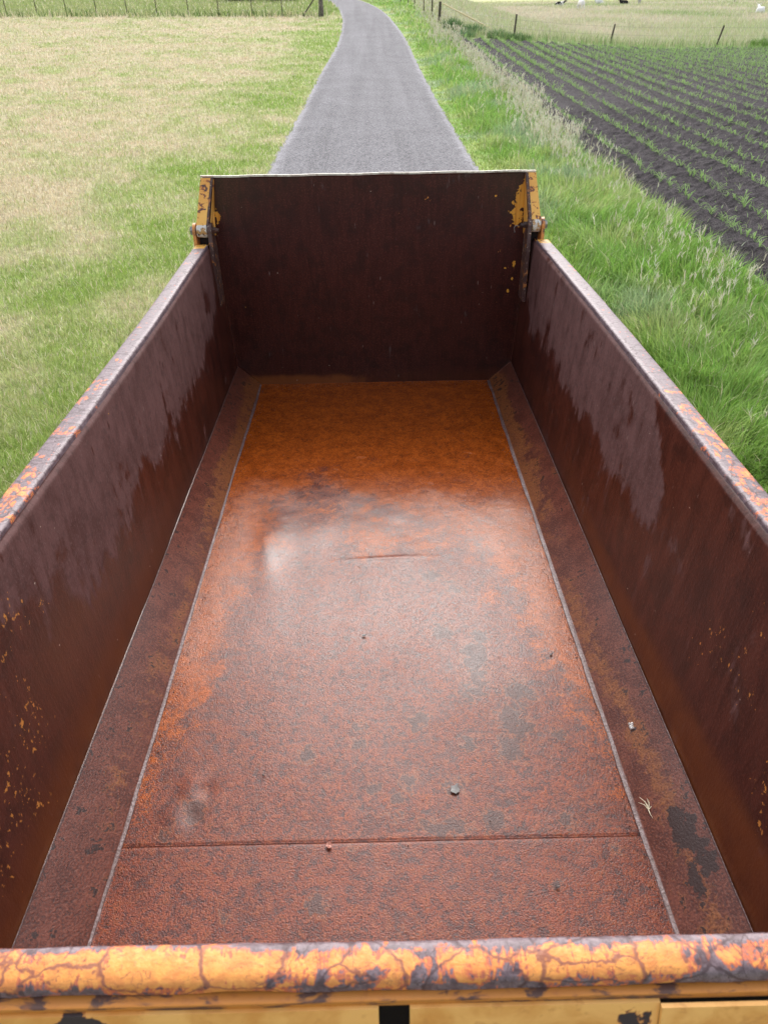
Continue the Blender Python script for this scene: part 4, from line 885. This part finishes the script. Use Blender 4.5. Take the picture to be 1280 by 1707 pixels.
def build_front():
    nx, nz = 200, 90; X, Z = np.meshgrid(np.linspace(-.972, 1.0, nx), np.linspace(-.005, .955, nz), indexing='ij')
    X = X * (.945 + .055 * Z / .95); Yy = .50 + .0 * X
    G = np.stack([X, Yy, Z], -1) - O
    at = np.stack([0 * X, 0 * X + .5, 0 * X + .1], -1)
    fw = slab('front_wall', G, (0, -.006, 0), [M_WALL, M_BLK], trailer, {'M': at, 'MaskB': np.stack([0 * X + .1, 0 * X, 0 * X], -1)})  # outer face painted black, standing in for shade in the guard sheet slot
    prof = [(.505, -.05), (.505, -.010), (.5025, -.003), (.498, .0), (.488, .002), (.474, .002), (.463, .0), (.455, -.003), (.451, -.008), (.449, -.014), (.449, -.024)]
    xs = np.linspace(-1.04, 1.08, 900); V = []; at = []
    for j, (y, z) in enumerate(prof):
        wob = .0022 * (fbm(xs, xs * 0 + j * .4, .10, 4, 300) - .5) * 2
        dip = -.004 * np.sin(xs * 3 + .5)
        V.append(np.stack([xs, y + wob + dip * .5, z + .973 + wob], -1))
        ch = .90 + .25 * (fbm(xs, xs * 0, .3, 2, 311) - .5) + 0 * xs
        if j <= 3: ch = ch - .55
        if j == 4: ch = ch - .22 + .18 * ss(-xs, .2, .5)
        if j in (7,): ch = ch - .12 - .25 * np.exp(-((xs - .0) / .22) ** 2)
        if j == 6: ch = ch - .30 * np.exp(-((xs - .02) / .16) ** 2)
        if j == 8: ch = ch - .25 - .2 * ss(xs, .3, .4)
        if j >= 9: ch = ch - .45
        ch = ch - .42 * np.exp(-((xs - .44 - (j - 5) * .012) / .03) ** 2) * (j > 4) - .22 * np.exp(-((xs - .165) / .03) ** 2)
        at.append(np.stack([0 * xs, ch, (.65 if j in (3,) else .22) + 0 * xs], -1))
    V = np.stack(V, 0); n = len(prof); I = np.arange(n * len(xs)).reshape(n, len(xs)); q = np.stack([I[:-1, :-1], I[:-1, 1:], I[1:, 1:], I[1:, :-1]], -1).reshape(-1, 4)
    mk('top_rail', V.reshape(-1, 3) - O, q, M_FRAIL, fw, True, attrs={'M': np.stack(at, 0).reshape(-1, 3)})
    # ledge under the rail
    b = TB(); b.box((-1.03, .435, .930), (1.07, .494, .946), .003); b.build('ledge', M_LEDGE, fw)
    # sloping guard sheets in front, with the black slot between them
    for nm, xa, xb, y_top, y_bot in (('guard_sheet', -1.0, -.003, .430, .30), ('guard_sheet', .040, .385, .430, .30), ('guard_sheet', .385, 1.04, .423, .285)):
        b = TB(); sk_ = -.03 if xa == .4 else 0
        b.add([(xa, y_top, .934), (xb, y_top, .934), (xb, y_bot, .50), (xa + sk_, y_bot, .50), (xa, y_top + .006, .934), (xb, y_top + .006, .934), (xb, y_bot + .006, .50), (xa + sk_, y_bot + .006, .50)],
              [[0, 1, 2, 3], [7, 6, 5, 4], [0, 1, 5, 4], [3, 2, 6, 7], [0, 3, 7, 4], [1, 2, 6, 5]]); b.build(nm, M_GUARD, fw)
t = NT('front_ledge', .5); n = t.noise(1, 6, .65, .4, v=t.map((12, 30, 60))); n2 = t.noise(60, 4); c = t.mix(t.mr(n, .50, .58), (.50, .19, .03), (.09, .04, .03)); c = t.mix(t.mr(n2, .5, .7, 0, .5), c, (.35, .12, .03)); M_LEDGE = t.fin(c, .5)
def guard_mat():
    t = NT('guard_paint', .5); x, y, z = t.sep()
    n = t.noise(7, 5, .6, .6); n2 = t.noise(40, 5, .6); n1 = t.noise(16, 7, .65, .5)
    c = t.mix(t.mr(n, .4, .62), (.84, .45, .13), (.66, .29, .06)); c = t.mix(t.mr(n2, .56, .66, 0, .4), c, (.50, .20, .045))
    def blob(cx, cz, r, a=1.0):
        dx = t.mth('MULTIPLY', t.mth('SUBTRACT', x, cx), 1 / r); dz = t.mth('MULTIPLY', t.mth('SUBTRACT', z, cz), a / r)
        return t.mth('SUBTRACT', 1.0, t.mth('ADD', t.mth('MULTIPLY', dx, dx), t.mth('MULTIPLY', dz, dz)))
    zz = .87 + .814
    v = t.mth('MAXIMUM', blob(.352, zz + .022, .026, .9), t.mth('MAXIMUM', blob(-.42, zz + .045, .03, 1.6), blob(-.40, zz - .01, .05, 2.2)))
    v = t.mth('ADD', v, t.mth('ADD', t.mth('MULTIPLY', t.mth('SUBTRACT', n1, .5), 6.0), t.mth('MULTIPLY', t.mth('SUBTRACT', n2, .5), 3.0)))
    c = t.mix(t.mr(v, -.05, .05), c, (.45, .16, .04)); c = t.mix(t.mr(v, .08, .18), c, (.035, .022, .024))
    return t.fin(c, .42, t.bump(n2, .15, .002), spec=.5)
M_GUARD = guard_mat(); M_FRAIL = rim_mat('worn_front_rail', sc=17)
build_front()

def build_chassis():
    for s in (-1, 1):
        b = TB(); b.box((s * .45 - .04, .1, -.22), (s * .45 + .04, 4.5, -.04), .006); b.build('chassis_rail', M_YEL)
    for y in (.5, 1.5, 2.5, 3.5, 4.5):
        b = TB(); b.box((-.85, y - .04, -.036), (.85, y + .04, -.009), .004); b.build('cross_member', M_YEL)
    b = TB(); b.box((-.05, -1.3, -.30), (.05, .2, -.16), .01); b.box((-.40, .1, -.2), (.40, .2, -.08), .008); b.build('drawbar', M_YEL)
    for y in (2.15, 3.15):
        zc = -.39 - .0
        zg = -2.05 + (2.95 - 0) / math.cos(T_) * -1 + 0  # placeholder
        wy = y; # height of road in skip coordinates below this point
        zroad = 2.05 - (H - math.sin(T_) * wy) / math.cos(T_) + .03; rad = .36
        b = TB(); b.tube([(-.80, y, zroad + rad), (.80, y, zroad + rad)], .045, 12); ax = b.build('axle', M_DARK)
        for s in (-1, 1):
            b = TB(); cx = s * .78; w = .13
            b.tube([(cx - w * .99, y, zroad + rad), (cx - w, y, zroad + rad), (cx - w * .8, y, zroad + rad), (cx + w * .8, y, zroad + rad), (cx + w, y, zroad + rad), (cx + w * 1.01, y, zroad + rad)], [.2, rad * .9, rad, rad, rad * .9, .2], 32, False); wh = b.build('wheel', M_TYRE, None, True)
            b = TB(); b.tube([(cx - w * 1.05, y, zroad + rad), (cx + w * 1.05, y, zroad + rad)], [.205, .205], 24); b.tube([(cx - w * 1.25, y, zroad + rad), (cx + w * 1.25, y, zroad + rad)], [.06, .06], 16); b.build('wheel_rim', M_YEL, wh)
build_chassis()

# ------------------------------------------------------------------ loose bits on the floor plate
def flake(name, x, y, size, label, cat, mat, curl=.3, seed=1, z=.004):
    rr = random.Random(seed); n = 14; V = []; pts = []
    for k in range(n):
        a = 2 * math.pi * k / n; r = size * rr.uniform(.6, 1.1); pts.append((r * math.cos(a), r * .75 * math.sin(a)))
    V = [(0, 0, .003)] + [(p[0], p[1], .002 + curl * (p[0] ** 2) / size * rr.uniform(.5, 1)) for p in pts]; k = len(V); V += [(a, b_, c_ - .0012) for a, b_, c_ in V]
    Fc = [[0, i, i % n + 1] for i in range(1, n + 1)] + [[k, k + i % n + 1, k + i] for i in range(1, n + 1)] + [[i, k + i, k + i % n + 1, i % n + 1] for i in range(1, n + 1)]
    o = mk(name, V, Fc, mat); o.location = to_world((x, y, z)); o.rotation_euler = (-T_, 0, rr.uniform(0, 6)); return tag(o, label, cat)
t = NT('grey_flake', .5); n = t.noise(60, 4); M_FLG = t.fin(t.mix(n, (.10, .10, .10), (.17, .15, .14)), .5)
t = NT('rust_flake', .5); n = t.noise(60, 4); M_FLR = t.fin(t.mix(n, (.30, .11, .08), (.42, .17, .12)), .5)
t = NT('brown_flake', .5); M_FLB = t.fin((.06, .035, .032), .5)
flake('rust_flake', .24, 1.41, .021, 'dark grey chip of scale lying on the floor plate, largest loose flake', 'rust flake', M_FLG, .2, 3)
flake('rust_flake', -.16, 1.225, .012, 'reddish curled flake sticking to the cross seam of the floor', 'rust flake', M_FLR, .5, 5, .008)
flake('rust_flake', .675, 2.0, .009, 'small brown flake near the right weld line', 'rust flake', M_FLB, .3, 7)
flake('rust_flake', -.39, 1.48, .006, 'tiny dark crumb of rust left of the floor centre', 'rust flake', M_FLB, .5, 9)
flake('rust_flake', .50, 1.085, .008, 'small dark crumb on the front plate near its right side', 'rust flake', M_FLB, .4, 11, .008)
flake('rust_flake', -.06, 2.13, .010, 'thin grey flake in the middle of the wet floor', 'rust flake', M_FLG, .2, 13)
b = MB()
for a, l in ((1.2, .036), (1.75, .045), (2.2, .034), (.6, .02), (1.55, .022), (4.6, .03)):
    b.tube([(0, 0, .003), (l * .5 * math.cos(a), l * .5 * math.sin(a), .008), (l * math.cos(a + .2), l * math.sin(a + .2), .006)], [.0016, .0012, .0006], 5)
t = NT('straw', .7); M_ST = t.fin((.72, .66, .48), .7)
o = b.build('straw_sprig', M_ST); o.location = to_world((.825, 1.30, .035)); tag(o, 'pale branching straw sprig lying on the right weld line', 'straw')
b = MB()
for i in range(9):
    a = random.uniform(0, 6.28); r = random.uniform(0, .014); b.tube([(r * math.cos(a), r * math.sin(a), .0), (r * math.cos(a) + .003, r * math.sin(a), .005)], [.005, .002], 6)
t = NT('dropping', .6); M_WH = t.fin((.75, .73, .70), .6)
o = b.build('bird_dropping', M_WH); o.location = to_world((.86, 1.60, .066)); o.rotation_euler = (0, -.75, 0); tag(o, 'small white splash on the right sloping corner plate', 'bird dropping')

# fine grit and scale dust that has gathered along the seams and in the far corners
V = []; Q = []; k = 0
n = 1500; side = rng.choice([-1, 1], n); yy = .55 + 4.05 * rng.uniform(0, 1, n); xx = side * (WF - np.abs(rng.normal(0, .028, n)) - .012); zz = np.full(n, .004)
far = rng.uniform(0, 1, n) < .3; yy = np.where(far, 4.64 - np.abs(rng.normal(0, .04, n)), yy); xx = np.where(far, rng.uniform(-.78, .78, n), xx)
allf = rng.uniform(0, 1, n) < .12; xx = np.where(allf, rng.uniform(-.75, .75, n), xx); yy = np.where(allf, rng.uniform(.6, 4.5, n), yy)
sz = rng.uniform(.0008, .0028, n)
cs, sn = math.cos(T_), math.sin(T_)
for i in range(n):
    a = rng.uniform(0, 6.28, 3) + np.array([0, 2.1, 4.2]) * .0; b_ = [(math.cos(q) * sz[i], math.sin(q) * sz[i]) for q in (a[0], a[0] + 1.7, a[0] + 3.3, a[0] + 4.9)]
    P = [(xx[i] + u, yy[i] + w, zz[i]) for u, w in b_] + [(xx[i], yy[i], zz[i] + sz[i] * 1.1)]
    V += [tuple(to_world(p)) for p in P]; Q += [(k, k + 1, k + 4), (k + 1, k + 2, k + 4), (k + 2, k + 3, k + 4), (k + 3, k, k + 4)]; k += 5
t = NT('rust_grit', .7); M_GRIT = t.fin(t.mix(t.mr(t.noise(60, 2), .4, .6), (.035, .018, .014), (.20, .09, .06)), .7)
tag(mk('rust_grit', V, np.array(Q), M_GRIT), kind='stuff')
